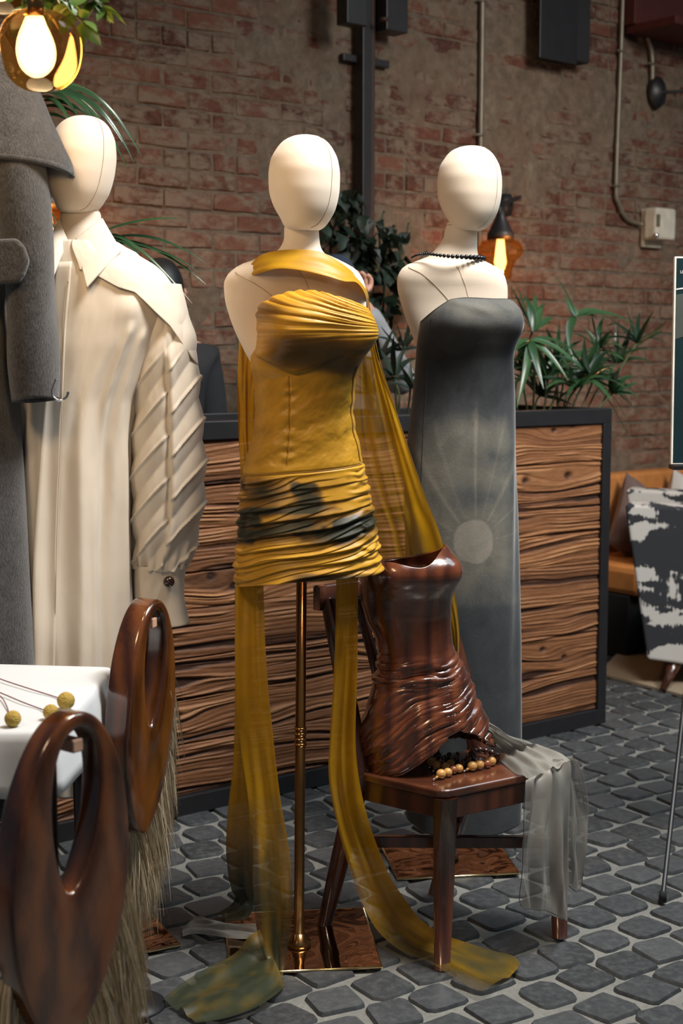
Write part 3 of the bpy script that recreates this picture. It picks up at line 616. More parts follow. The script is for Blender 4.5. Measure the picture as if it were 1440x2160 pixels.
def ddisp(TH, T, PY, A):
    x = np.cos(TH); fr = np.clip(fc(TH), 0, 1)
    h = 0*TH
    # bust cups
    for tc, am in ((-1.85, .020), (-.62, .030)):
        h += am*np.exp(-((TH-2*math.pi-tc if False else np.angle(np.exp(1j*(TH-tc))))/.40)**2)*np.exp(-((PY-702)/(np.where(PY < 702, 48, 40)))**2)
    # under-bust tuck
    vy = 785 - 38*np.abs(x+.12)**1.0*1.2 - 25*(x > 0)*x
    h += .0065*smooth((vy-PY)/5)*smooth((PY-vy+45)/40)*fr - .003*np.exp(-((PY-vy-4)/7)**2)*fr
    # swagged top drape
    sw = smooth((740-PY)/60); q = ((PY-704)/(1.45-x) + 5*fbm(x*1.1, PY/70, 2))/9.5
    h += sw*.0055*(np.abs(np.sin(q*math.pi))**.6-.6)*(.45+.9*vn(x*1.0+4, q))*smooth((1.4-x)*1.2)
    h += sw*.0013*np.sin(q*11+3*fbm(x*1.5, PY/40, 2))*vn(x*2, PY/12)
    # bodice: fine pulls and the seam
    bd = smooth((PY-780)/30)*smooth((985-PY)/16)
    h += bd*(.0055*fbm(x*4+2, PY/26+x*2.5, 4) + .0022*np.sin((PY+38*x)/9+5*fbm(x*3, PY/40))*vn(x*4, PY/50))
    sx = -.22; h += bd*np.exp(-((x-sx)/.10)**2)*.0022*np.sin(PY/4.5+3*vn(PY/30, 0*x))
    h -= bd*.003*np.exp(-((x-sx)/.012)**2)
    # hip seam and the ruched skirt
    hs = 987 - 12*x; h -= .003*np.exp(-((PY-hs)/2.5)**2)
    sk = smooth((PY-hs-2)/14); side = .55+.6*np.abs(x)**2
    q = (PY - 14*x + 34*np.abs(x+.15)**1.6*np.sin(PY/70+1) + 22*fbm(x*1.7+5, PY/75, 3))/25.
    q = ((PY-1105)*(1.0+.10*x) + 24*x + 40*fbm(x*.8+5, PY/110, 2))/27. + 20
    fq = q-np.floor(q); k_ = np.floor(q); var = .35+1.0*vn(k_*3.7+x*1.0, k_*1.3+0*x)
    saw = np.where(fq < .90, (fq/.90)**1.3, 1-smooth((fq-.90)/.10))
    q2 = ((PY-1105) + 44*x + 70*fbm(x*1.0+15, PY/80, 2))/13.+40; f2 = q2-np.floor(q2); saw2 = np.where(f2 < .86, (f2/.86), 1-smooth((f2-.86)/.14))*smooth(vn(x*1.3+3, q2*.37)*3-1.1)
    h += sk*(.0080*saw*var + .0030*saw2 - .003)
    h += sk*.0026*np.sin((PY+26*x+60*fbm(x*2.3, PY/50, 3))/3.2)*smooth((np.abs(x)-.55)*2.6)
    return h
def ddye_shade(TH, T, PY, A):
    x = np.cos(TH)
    d = .12 + .62*np.exp(-((PY-742-14*x)/36)**4)*smooth((x+1.1)) + .16*smooth((PY-760)/40)*smooth((990-PY)/20)*(1-smooth((x+.9)*2)*.6) + .30*np.exp(-((PY-662)/18)**2)*smooth((x+.2)*-2+.3)  # under-bust brown mixes real dye with shade put into the colour
    d += .60*smooth((PY-990)/14)*smooth((fbm(x*2.6+2, PY/34+3, 3)+.06)*5)*smooth((1150-PY)/30)
    d += .95*np.exp(-((PY-1112+20*x)/20)**2)*smooth((x-.25)*4) + .7*np.exp(-((PY-1092+34*x)/17)**2)*smooth((-x+.35)*2.5)*smooth((PY-1000)/40)
    d += .6*np.exp(-((PY-1030)/26)**2)*np.exp(-((x+.55)/.35)**2) - .2*np.exp(-((PY-1160)/36)**2) + .6*smooth((PY-1186-10*x)/12)*smooth((x+.3)*3) 
    d += .12*smooth((PY-985)/20) + .75*np.exp(-((PY-1062+10*x-10*fbm(x*3, PY/30))/9)**2)*smooth((-x+.5)*2)*smooth((x+1.0)*3)
    return {'dye': np.clip(d, 0, 1), 'clear': 0*d}
dress = empty('minidress', tuple(P(650, 1225, YC)), 'strapless mustard silk minidress with ruched skirt and dark green dye patches', 'dress')
loft('dress_body', DS, d0, d1, M['dress'], dress, 520, 400, disp=ddisp, attrf=ddye_shade, thick=.0015)
def onsurf(S, disp, pts, off): 
    out = []
    for th, py in pts:
        q = S(np.array([th, th+1e-3]), np.array([py, py])); q2 = S(np.array([th]), np.array([py-.5]))[0]; n = np.cross(q[1]-q[0], q2-q[0]); n /= np.linalg.norm(n)
        h = float(np.ravel(disp(np.array([th]), np.array([0.]), np.array([py], float), None))[0]) if disp else 0; out.append(q[0]+n*(h+off))
    return np.array(out)
ths = math.acos(-.22)*-1
M['threadd'] = plain('mustard_piping', (.30, .15, .015), .6)
tube('princess_seam', onsurf(DS, ddisp, [(ths, y) for y in range(792, 984, 6)], .0012), .0009, M['threadd'], dress, 5)
tube('side_piping', onsurf(DS, ddisp, [(-.35-.03*math.sin((y-770)/60), y) for y in range(770, 980, 6)], .002), .0016, M['threadd'], dress, 6)
tube('hip_seam', onsurf(DS, ddisp, [(a, 987-12*math.cos(a)) for a in np.linspace(-3.0, -.15, 60)], .0016), .0014, M['threadd'], dress, 6)
# ---- grey velvet dress
vrows = [(632,905,1065,.088,-.042),(648,893,1080,.108,-.040),(665,888,1086,.122,-.036),(685,884,1087,.128,-.032),(720,879,1083,.118,-.025),(760,876,1080,.11,-.014),(820,872,1083,.112,-.008),(900,864,1086,.12,0),(1000,857,1088,.125,0),(1100,855,1090,.13,0),(1300,857,1092,.13,0),(1500,858,1094,.13,0),(1740,861,1097,.13,0)]
VS = Surf(vrows, YR, 2.3)
v0 = lambda TH: 633 + 46*np.clip(-np.cos(TH), 0, 1)**2.4 + 6*np.clip(np.cos(TH), 0, 1)**2 + 30*np.clip(np.sin(TH), 0, 1)
v1 = lambda TH: 1718 + 17*np.clip(fc(TH), 0, 1) - 14*np.clip(-fc(TH), 0, 1) - 3*np.cos(TH)
def vdisp(TH, T, PY, A):
    x = np.cos(TH); h = 0*TH
    for tc, am in ((-1.8, .016), (-.55, .024)): h += am*np.exp(-(np.angle(np.exp(1j*(TH-tc)))/.42)**2)*np.exp(-((PY-683)/(np.where(PY < 683, 40, 42)))**2)
    h += .0035*fbm(x*3+9, PY/150, 3)*smooth((PY-700)/80) + .010*np.exp(-((x+.98)/.12)**2)*0
    h += .004*np.exp(-((PY-655-30*x)/7)**2)*smooth((x+.8)*2)*smooth((.4-x)*3)
    h += .006*np.sin(TH*7+PY/160)*smooth((PY-800)/300)*np.clip(np.abs(x), 0, 1)**3
    return h
def vdye(TH, T, PY, A):
    x = np.cos(TH); front = smooth(fc(TH)*4)
    d = .42 - .32*np.exp(-((PY-790)/62)**2) + .14*np.exp(-((PY-650)/25)**2)
    lt = smooth((PY-850)/60)*smooth((1290-PY)/110); d += lt*.24*smooth((.95-np.abs(x))*3)
    d += .10*lt*fbm(x*3, PY/80, 3)*2
    # printed sun disc and rays (own print on the cloth), centre px 990,1130
    X_, Y_ = (x*117+974-990), (PY-1130); r = np.hypot(X_*1.12, Y_*.88); d += front*.20*smooth((41-r)/3)
    an = np.degrees(np.arctan2(-Y_, X_))
    for a0_, w_, amp in ((90, .9, .18), (122, 2.6, .16), (148, 1.2, .10), (60, 2.2, .12), (38, 1.4, .10), (172, 1.5, .08), (8, 1.5, .08), (75, 1.0, .08), (108, 1.3, .07)):
        d += front*amp*np.exp(-((an-a0_)/w_)**2)*smooth((r-40)/10)*smooth((290-r)/80)
    d -= front*.18*np.exp(-((PY-960)/20)**2)*np.exp(-((X_-35)/42)**2) + front*.16*np.exp(-((PY-1040)/26)**2)*np.exp(-((X_-10)/55)**2)
    d -= .13*smooth((PY-1255)/20)
    return {'dye': np.clip(d, 0, 1)}
vd = empty('velvet_dress', tuple(P(975, 1735, YR)), 'strapless floor length grey velvet dress with a pale sun print', 'dress')
loft('dress_body', VS, v0, v1, M['velvet'], vd, 420, 220, disp=vdisp, attrf=vdye, thick=.002)
M['greyseam'] = plain('grey_seam', (.04, .042, .042), .8)
tube('side_seam', onsurf(VS, vdisp, [(-2.48 + .12*math.sin((y-680)/300.), y) for y in range(676, 1180, 12)], .001), .0012, M['greyseam'], vd, 5)
tube('top_hem', onsurf(VS, vdisp, [(a, float(v0(np.array(a)))+1) for a in np.linspace(0, -math.pi, 70)], .001), .0012, M['greyseam'], vd, 5)
# ---- dark bead necklace on the right mannequin
nk = empty('bead_necklace', tuple(P(945, 548, YR)), 'black bead necklace around the neck of the right mannequin', 'necklace')
ss = Surf([(500,905,1006,.06),(540,872,1014,.082),(560,850,1030,.092)], YR, 2.0)
me = None
pts = []
for k in range(46):
    f = k/45; th = -math.pi*.99 + f*math.pi*.92; py = 545 - 8*math.sin(f*math.pi)*0 - 7*math.exp(-((f-.25)/.2)**2) + 2*f; pts.append((th, py, .0030+.0052*f**1.6))
tube('cord', [ss(a, b)+0 for a, b, c in pts]+[ss(a, 536) for a in np.linspace(-.2, math.pi-.2, 14)], .0008, M['jet'], nk, 5)
def bead_mesh(name, mat, u=14, v=8):
    bm = bmesh.new(); bmesh.ops.create_uvsphere(bm, u_segments=u, v_segments=v, radius=1)
    for f in bm.faces: f.smooth = True
    m_ = bpy.data.meshes.new(name); bm.to_mesh(m_); bm.free(); m_.materials.append(mat); return m_
jm = bead_mesh('bead', M['jet'])
def place(name, me, c, r, parent, sz=1.0, rot=None):
    o = bpy.data.objects.new(name, me); COL.objects.link(o); o.parent = parent; o.location = origin(parent).inverted() @ Vector(c); o.scale = (r, r, r*sz)
    if rot: o.rotation_euler = rot
    return o
f = 0.0
while f < 1:
    r = .0034+.0058*f**1.5; th = -math.pi*.99 + f*math.pi*.92; py = 545 - 7*math.exp(-((f-.25)/.2)**2) + 2*f; place('bead', jm, ss(th, py)+np.array([0, -.004, 0]), r, nk, 1); f += 2*r/.262*.98
# ---- cream shirt dress
srows = [(500,122,232,.075),(520,100,262,.09),(545,84,300,.105),(575,74,340,.12),(620,62,368,.13),(680,50,366,.14),(740,40,340,.145),(800,34,315,.145),(850,30,298,.145),(950,27,288,.15),(1100,26,288,.16),(1400,24,298,.18),(1640,22,312,.19)]
SS = Surf(srows, YL, 2.2)
s0 = lambda TH: 512 + 30*np.clip(fc(TH), 0, 1)**3*0 + 0*TH
def sdisp(TH, T, PY, A):
    x = np.cos(TH); g = smooth((PY-700)/350)
    h = .012*np.exp(-((x-.45)/.16)**2)*np.exp(-((PY-655)/32)**2)
    h += g*.011*np.sin(TH*9+.6*np.sin(PY/260)+1.0)*(.5+vn(TH*2.5, PY/500)) + .004*g*np.sin(TH*23+2*vn(TH*3, PY/200))
    h += .006*fbm(x*5+3, PY/120, 3) + .009*np.exp(-((x-.50-.0002*(PY-680))/.05)**2)*smooth((PY-675)/30)*smooth((1000-PY)/200) + .007*np.exp(-((x-.68-.00035*(PY-680))/.04)**2)*smooth((PY-685)/30)*smooth((1000-PY)/200)
    return h
sd = empty('shirt_dress', tuple(P(160, 1630, YL)), 'long cream cotton shirt dress with pointed collar and ridged wide sleeve', 'dress')
loft('shirt_body', SS, s0, lambda TH: 1625+0*TH+10*fc(TH), M['cotton'], sd, 260, 260, disp=sdisp, thick=.0015)
def strip(name, S, disp, left, right, mat, parent, off=.003, n=90, m=8, thick=.002):
    # left/right: lists of (px, py); converted to the angle on S
    py = np.linspace(left[0][1], left[-1][1], n); xl = np.interp(py, [q[1] for q in left], [q[0] for q in left]); xr = np.interp(py, [q[1] for q in right], [q[0] for q in right]); A = np.zeros((n, m, 3))
    for i in range(n):
        a = ci(S.r[:, 0], S.r[:, 1], py[i]); b = ci(S.r[:, 0], S.r[:, 2], py[i]); c = (a+b)/2; w_ = (b-a)/2
        u = np.clip((np.linspace(xl[i], xr[i], m)-c)/w_, -.99, .99); th = -np.arccos(np.sign(u)*np.abs(u)**(S.pw/2)); A[i] = onsurf(S, disp, [(q, py[i]) for q in th], off)
    return gridobj(name, A, mat, parent, thick=thick, flip=True)
strip('placket', SS, sdisp, [(138, 560), (134, 610), (127, 700), (118, 900), (108, 1150), (104, 1620)], [(172, 560), (170, 610), (164, 700), (154, 900), (148, 1150), (144, 1620)], M['cotton'], sd, .0045)
tube('placket_stitch', onsurf(SS, sdisp, [(-math.acos(np.clip((x-ci(SS.r[:,0], (SS.r[:,1]+SS.r[:,2])/2, y))/ci(SS.r[:,0], (SS.r[:,2]-SS.r[:,1])/2, y), -1, 1)), y) for x, y in [(171, 600), (166, 700), (156, 900), (150, 1150), (146, 1600)]], .008), .0009, M['seam'], sd, 5, 8)
# shoulder cape flap
crow = [(512,118,240,.085),(525,104,262,.098),(545,92,300,.112),(575,84,341,.126),(620,74,371,.138),(680,66,396,.150),(740,62,411,.158),(800,60,417,.16)]
CS = Surf(crow, YL, 2.1)
def c1(TH):
    x = np.cos(TH); return np.interp(x, [-1, -.9, -.5, -.25, 0.05, .30, .50, .80, .97, 1], [640, 600, 575, 570, 588, 612, 622, 690, 758, 770])
gx = lambda TH, T, PY, A: .002 + .004*fbm(np.cos(TH)*5, PY/40, 3)
loft('shoulder_cape', CS, lambda TH: 513+0*TH, c1, M['cotton'], sd, 60, 200, disp=gx, thick=.002, a0=-1.75, a1=2.2)
# sleeve
slr = [(600,300,382,.06),(650,300,394,.075),(700,296,404,.085),(760,288,411,.09),(850,288,419,.09),(950,283,426,.09),(1000,281,428,.088),(1050,282,426,.085),(1110,284,417,.08),(1160,287,403,.07),(1195,287,394,.058)]
LS = Surf(slr, YL, 2.1)
def sldisp(TH, T, PY, A):
    x = np.cos(TH); q = (PY + 92*x + 38*(x > .12) )/88.; fq = q-np.floor(q)
    h = .0065*np.exp(-((fq-.5)/.035)**2)*smooth((PY-730)/50) + .010*np.sin(fq*math.pi)*smooth((PY-640)/80)*.8
    h += .010*np.exp(-((x-.25)/.12)**2)*smooth((PY-700)/60)-.012*np.exp(-((x-.12)/.06)**2)*smooth((PY-740)/60)*smooth((1130-PY)/60)
    h += smooth((PY-1130)/50)*.005*np.sin(TH*16)
    return h + .004*fbm(x*4, PY/60, 3)
loft('sleeve', LS, 600, 1196, M['cotton'], sd, 330, 160, disp=sldisp, thick=.0015)
cur = [(1190,286,394,.052),(1215,285,388,.050),(1250,286,386,.050),(1285,287,391,.052),(1320,289,402,.055)]
US = Surf(cur, YL-.01, 2.6); loft('cuff', US, 1190, lambda TH: 1316-3*np.cos(TH)+0*TH, M['cotton'], sd, 40, 90, disp=lambda TH, T, PY, A: .002*fbm(np.cos(TH)*3, PY/40), thick=.003)
bp = P(356, 1227, YL-.068)
disc_on('cuff_button', bp, [(.0, -.004), (.0125, -.004), (.0135, .002), (.010, .007), (.004, .0095), (0, .010)], M['cuffbutton'], sd, ax=np.array([.15, -.98, .1]))
# collar: stand and two points
KS_ = Surf([(462,124,216,.056),(480,121,224,.062),(505,116,236,.070),(520,106,250,.08)], YL, 2.1)
loft('collar_stand', KS_, lambda TH: 478-12*np.sin(TH)+18*np.clip(fc(TH), 0, 1), 524, M['cotton'], sd, 20, 60, thick=.003, a0=-1.1, a1=4.0)
def flap(name, quad, bulge):
    a, b, c, d = [np.array(q) for q in quad]; n = 24; A = np.zeros((n, n, 3))
    for i, u in enumerate(np.linspace(0, 1, n)):
        for j, v in enumerate(np.linspace(0, 1, n)):
            A[i, j] = (a*(1-u)+b*u)*(1-v)+(d*(1-u)+c*u)*v + np.array([0, -bulge*math.sin(u*math.pi)*.7-bulge*math.sin(v*math.pi*.9)*.6, 0])
    return gridobj(name, A, M['cotton'], sd, thick=.0035)
flap('collar_point', [P(160,504,YL-.072), P(216,461,YL-.030), P(257,530,YL-.085), P(183,608,YL-.150)], .012)
flap('collar_point', [P(143,508,YL-.070), P(126,462,YL-.030), P(99,520,YL-.085), P(108,602,YL-.148)], .012)
# ================================================================== GREY WOOL COAT (far left)
YK = 3.28
ct = empty('wool_coat', tuple(P(-60, 1650, YK)), 'charcoal wool coat with short cape and wide sleeve at the left edge', 'coat')
B1 = Surf([(360,-160,80,.12),(500,-165,70,.13),(650,-160,5,.13),(750,-165,14,.135),(850,-170,32,.14),(1100,-182,54,.15),(1395,-195,78,.17),(1700,-205,96,.18)], YK, 2.2)
loft('coat_body', B1, 360, 1690, M['wool'], ct, 90, 90, disp=lambda TH, T, PY, A: .008*np.sin(TH*5+PY/400)*smooth((PY-600)/500), thick=.004)
B2 = Surf([(60,-90,-5,.06),(110,-110,25,.08),(150,-135,55,.10),(190,-160,76,.12),(250,-178,101,.14),(310,-195,128,.155),(350,-205,146,.165),(374,-210,150,.165)], YK, 2.1)
loft('cape_collar', B2, 60, lambda TH: 372-18*np.clip(fc(TH), 0, 1)+0*TH, M['wool'], ct, 60, 90, thick=.012)
hem = [B2(a, 366-18*max(0, -math.sin(a))) for a in np.linspace(0, 2*math.pi, 60)]; tube('cape_hem', hem, .008, M['wool'], ct, 8)
B3 = Surf([(335,-25,90,.07),(370,-16,93,.075),(450,-4,101,.075),(550,8,110,.072),(650,16,117,.070),(750,22,120,.068),(845,33,117,.062)], YK-.07, 2.1)
loft('coat_sleeve', B3, 335, lambda TH: 845-5*fc(TH)-4*np.cos(TH)+0*TH, M['wool'], ct, 70, 60, disp=lambda TH, T, PY, A: .004*np.sin(PY/60+TH*2), thick=.006)
tabp = [(-40,505),(34,502),(50,520),(61,550),(50,580),(40,597),(-40,602)]
poly_prism('belt_tab', [P(x, y, YK-.17) for x, y in tabp], (0, .022, 0), M['wool'], ct, .008)
hk = tube('chrome_hook', [P(x, y, YK-.13) for x, y in [(119,799),(115,808),(110,822),(110,834),(118,842),(128,844),(138,840),(143,832),(143,826)]], [.0035,.0025,.0025,.0028,.003,.003,.003,.003,.0035], M['chrome'], ct, 10, 4)
# ================================================================== CHIFFON SCARVES
def shdye(f): return lambda U, V, A: {'dye': np.clip(f(U, V), 0, 1), 'clear': np.clip(.34 + .3*fbm(U*6, V*3+2, 3) + .25*np.exp(-((U-.5)/.2)**2), 0, 1)}
def shd2(f, c): return lambda U, V, A: {'dye': np.clip(f(U, V), 0, 1), 'clear': np.clip(c(U, V), 0, 1)}
sc = empty('chiffon_shawl', tuple(P(640, 560, YC)), 'sheer mustard chiffon shawl around the neck, its long ends trailing to the floor', 'scarf')
def fr2(l, Yl, r, Yr): return (P(l[0], l[1], Yl), P(r[0], r[1], Yr))
sheet('neck_drape', [fr2((497,596),YC+.05,(492,600),YC+.06), fr2((522,566),YC-.035,(527,584),YC-.045), fr2((548,540),YC-.062,(560,573),YC-.092), fr2((585,529),YC-.070,(592,567),YC-.108), fr2((640,527),YC-.076,(640,572),YC-.116), fr2((685,535),YC-.072,(690,584),YC-.116), fr2((728,560),YC-.060,(725,594),YC-.108), fr2((752,582),YC-.02,(752,597),YC-.075), fr2((773,608),YC+.02,(770,625),YC-.03), fr2((778,645),YC+.08,(770,660),YC+.05)],
      M['sheer'], sc, 90, 30, amp=.0016, folds=1.0, seed=3, thick=.001, attrf=shd2(lambda U, V: .12+.22*fbm(U*3, V*8), lambda U, V: 0*U+.08))
sheet('side_panel', [fr2((750,600),YC+.09,(774,610),YC+.05), fr2((752,680),YC+.10,(786,690),YC+.06), fr2((745,760),YC+.11,(803,770),YC+.07), fr2((742,850),YC+.12,(829,850),YC+.09), fr2((748,950),YC+.13,(862,950),YC+.10), fr2((765,1050),YC+.15,(897,1050),YC+.13), fr2((785,1120),YC+.17,(921,1110),YC+.16), fr2((800,1190),YC+.19,(938,1165),YC+.19), fr2((850,1260),YC+.24,(955,1230),YC+.24), fr2((905,1340),YC+.29,(968,1330),YC+.29), fr2((930,1440),YC+.31,(965,1440),YC+.31)],
      M['sheer'], sc, 120, 90, amp=.009, folds=2.2, seed=5, attrf=shd2(lambda U, V: .10+.25*fbm(U*3, V*5)+.25*smooth(V*4-3), lambda U, V: np.clip(.56-.6*smooth((U-.66)*8)-.4*np.exp(-((U-.36)/.05)**2)-.3*np.exp(-((U-.12)/.04)**2)+.4*fbm(U*9, V*1.2, 3), 0.02, 1)))
tube('panel_hem', [P(x, y, YC+yy) for x, y, yy in [(774,610,.05),(786,690,.06),(803,770,.07),(829,850,.09),(862,950,.10),(897,1050,.13),(921,1110,.16),(938,1165,.19)]], .0010, M['threadd'], sc, 5, 5)
sheet('back_panel', [fr2((505,690),YC+.10,(548,700),YC+.11), fr2((501,800),YC+.11,(552,800),YC+.12), fr2((502,900),YC+.12,(552,900),YC+.13), fr2((507,1000),YC+.12,(552,1000),YC+.13), fr2((505,1100),YC+.12,(550,1100),YC+.13), fr2((498,1240),YC+.10,(553,1240),YC+.12)],
      M['sheer'], sc, 90, 40, amp=.006, folds=2, seed=8, attrf=shd2(lambda U, V: .08+.2*fbm(U*3, V*5)+.75*smooth(V*2.6-1.2), lambda U, V: 0*U+.12))
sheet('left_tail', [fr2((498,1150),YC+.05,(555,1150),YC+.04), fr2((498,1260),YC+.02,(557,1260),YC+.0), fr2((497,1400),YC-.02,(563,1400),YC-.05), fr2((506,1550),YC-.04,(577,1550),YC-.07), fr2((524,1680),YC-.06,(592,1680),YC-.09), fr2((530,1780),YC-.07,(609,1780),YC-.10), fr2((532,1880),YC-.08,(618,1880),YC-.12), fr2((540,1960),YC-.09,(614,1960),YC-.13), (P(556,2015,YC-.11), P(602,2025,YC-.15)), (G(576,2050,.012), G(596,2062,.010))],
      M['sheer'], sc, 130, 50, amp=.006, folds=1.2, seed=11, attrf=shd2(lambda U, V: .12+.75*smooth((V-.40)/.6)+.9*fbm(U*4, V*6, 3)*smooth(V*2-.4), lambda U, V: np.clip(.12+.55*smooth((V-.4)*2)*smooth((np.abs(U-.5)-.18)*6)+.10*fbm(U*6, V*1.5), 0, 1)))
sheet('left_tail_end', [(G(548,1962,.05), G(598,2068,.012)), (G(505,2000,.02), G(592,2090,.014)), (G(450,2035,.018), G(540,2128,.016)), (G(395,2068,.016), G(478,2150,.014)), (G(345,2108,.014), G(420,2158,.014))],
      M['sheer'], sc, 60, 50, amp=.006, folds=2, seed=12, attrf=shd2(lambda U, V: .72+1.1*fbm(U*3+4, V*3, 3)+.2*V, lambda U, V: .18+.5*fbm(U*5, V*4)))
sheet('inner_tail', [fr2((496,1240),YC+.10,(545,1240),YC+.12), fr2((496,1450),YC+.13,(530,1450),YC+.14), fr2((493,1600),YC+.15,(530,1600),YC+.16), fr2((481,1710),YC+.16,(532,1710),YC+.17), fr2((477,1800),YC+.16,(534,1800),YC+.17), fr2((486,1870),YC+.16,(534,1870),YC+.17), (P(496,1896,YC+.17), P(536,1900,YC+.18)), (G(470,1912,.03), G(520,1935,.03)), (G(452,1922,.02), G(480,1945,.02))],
      M['sheer'], sc, 110, 40, amp=.006, folds=1.1, seed=14, attrf=shd2(lambda U, V: .18+.75*smooth((V-.3)/.45)+.3*fbm(U*4, V*6, 3), lambda U, V: .10+0*U))
sheet('grey_tail_end', [(G(540,1950,.035), G(545,1975,.03)), (G(500,1948,.03), G(520,1978,.022)), (G(450,1942,.035), G(460,1974,.02)), (G(412,1938,.02), G(405,1970,.018)), (G(385,1958,.014), G(385,1972,.014))],
      M['greysheer'], sc, 50, 30, amp=.006, folds=1.6, seed=15, attrf=shd2(lambda U, V: .35+.9*fbm(U*3, V*4, 3), lambda U, V: .25+.5*fbm(U*5, V*4)))
sheet('right_tail', [fr2((709,1150),YC+.05,(757,1150),YC+.04), fr2((709,1260),YC+.02,(757,1260),YC+.0), fr2((706,1400),YC-.0,(757,1400),YC-.02), fr2((698,1550),YC-.0,(753,1550),YC-.02), fr2((696,1640),YC-.0,(760,1640),YC-.02), fr2((712,1740),YC-.0,(775,1720),YC-.0), fr2((735,1830),YC-.0,(800,1800),YC+.02), fr2((760,1900),YC+.0,(832,1868),YC+.03), (G(795,1965,.07), G(872,1930,.05)), (G(850,2010,.02), G(920,1968,.02)), (G(905,2030,.016), G(975,1990,.016)), (G(955,2062,.014), G(1035,2010,.014)), (G(1010,2092,.014), G(1080,2022,.014)), (G(1040,2080,.014), G(1097,2040,.014))],
      M['sheer'], sc, 160, 46, amp=.006, folds=1.1, seed=21, attrf=shd2(lambda U, V: .16+.5*smooth((V-.5)/.5)+.8*fbm(U*4, V*6, 3)*smooth(V*2-.6), lambda U, V: np.clip(.10+.75*smooth((V-.3)*3)*smooth((.42-U)*5)+.10*fbm(U*6, V*1.5), 0, 1)))
# ================================================================== CHAIR
SZ = .437
Fp, Rp, Bp, Lp = G(932, 2045), G(1180, 1978), G(917, 1888), G(683, 1956)
chair = empty('dining_chair', tuple((Fp+Rp+Bp+Lp)/4*np.array([1, 1, 0])), 'dark brown wooden side chair holding the carved wooden bodice', 'chair')
sF, sR, sL = Zp(935,1669,SZ), Zp(1196,1615,SZ), Zp(748,1626,SZ); sB = sL+(sR-sF)
cS = (sF+sR+sL+sB)/4
def rounded_poly(C, r, k=6):
    out = []; n = len(C)
    for i in range(n):
        p, a, b = C[i], C[i-1]-C[i], C[(i+1) % n]-C[i]; a = a/np.linalg.norm(a)*r; b = b/np.linalg.norm(b)*r
        for t in np.linspace(0, 1, k): out.append((1-t)**2*(p+a)+2*t*(1-t)*p+t*t*(p+b))
    return out
pts = rounded_poly([sF, sR, sB, sL], .03); pts = [p*[1, 1, 0]+[0, 0, SZ-.022] for p in pts]
poly_prism('seat', pts, (0, 0, .022), M['seatwood'], chair, .006)
def inset(p, f): q = p+(cS-p)*f; return np.array([q[0], q[1], SZ-.022])
ap = [inset(p, .10) for p in (sF, sR, sB, sL)]
for i in range(4):
    p, q = ap[i], ap[(i+1) % 4]; d = (q-p)/np.linalg.norm(q-p); n_ = np.array([-d[1], d[0], 0])*.009; dz = np.array([0, 0, .05])
    hexa('apron', [p-n_-dz, q-n_-dz, q+n_-dz, p+n_-dz, p-n_, q-n_, q+n_, p+n_], M['chairwood'], chair, .002)
ex = (sR-sF)/np.linalg.norm(sR-sF); ey = (sL-sF)/np.linalg.norm(sL-sF); ey[2] = 0; ex[2] = 0
def leg(name, path, parent=chair):       # path: (point, half width); sections squared to the chair
    A = []
    for p, h in path:
        c8 = []
        for k in range(16):
            a = k*2*math.pi/16+math.pi/16; cx_, cy_ = math.cos(a), math.sin(a); m_ = max(abs(cx_), abs(cy_)); m_ = m_*.75+.25; c8.append(p+ex*cx_/m_*h+ey*cy_/m_*h)
        A.append(c8)
    return gridobj(name, np.array(A), M['chairwood'], parent, cv=True, caps=True)
leg('leg', [(Fp+[0, 0, .001], .0145), ((Fp+inset(sF, .10))/2, .019), (inset(sF, .10), .022)])
leg('leg', [(Rp+[0, 0, .001], .0145), ((Rp+inset(sR, .10))/2, .018), (inset(sR, .10), .021)])
def rear(foot, s_, top):
    k = inset(s_, .04); leg('back_leg', [(foot+[0, 0, .001], .0145), (foot*.5+k*.5+[0, 0, 0], .019), (k, .021), (k+[0, 0, .03], .021), (k*.5+top*.5+(k-top)*[.08, .08, 0], .018), (top, .014)]); return k
tL = P(690, 1262, 3.56); tB = tL + (sB-sL)*.93; kL = rear(Lp, sL, tL); kB = rear(Bp, sB, tB)
zt = np.array([0, 0, 1]); nb = ey*.011
a, b = tL+(tL-tB)*.09, tB+(tB-tL)*.09; rows = []
for f in np.linspace(0, 1, 16):
    q = a*(1-f)+b*f+ey*.03*math.sin(f*math.pi); rows.append([q+nb-zt*.028, q-nb-zt*.028, q-nb*1.0+zt*.030, q-nb*.4+zt*.036, q+nb*.4+zt*.036, q+nb+zt*.030])
gridobj('top_rail', np.array(rows), M['chairwood'], chair, cv=True, caps=True)
for f in (.36, .64):
    p, q = kL*(1-f)+kB*f, (a*(1-f)+b*f); leg('back_slat', [(p, .013), (q+ey*.026-zt*.02, .010)])
for p, q, zz in ((Lp*.45+kL*.55, Rp*.45+inset(sR, .1)*.55, .245), (Fp*.45+inset(sF, .1)*.55, Bp*.45+kB*.55, .215)):
    p = p*[1, 1, 0]+[0, 0, zz]; q = q*[1, 1, 0]+[0, 0, zz]; d = (q-p)/np.linalg.norm(q-p); n_ = np.array([-d[1], d[0], 0])*.010; h = zt*.0145
    hexa('stretcher', [p-n_-h, q-n_-h, q+n_-h, p+n_-h, p-n_+h, q-n_+h, q+n_+h, p+n_+h], M['chairwood'], chair, .003)
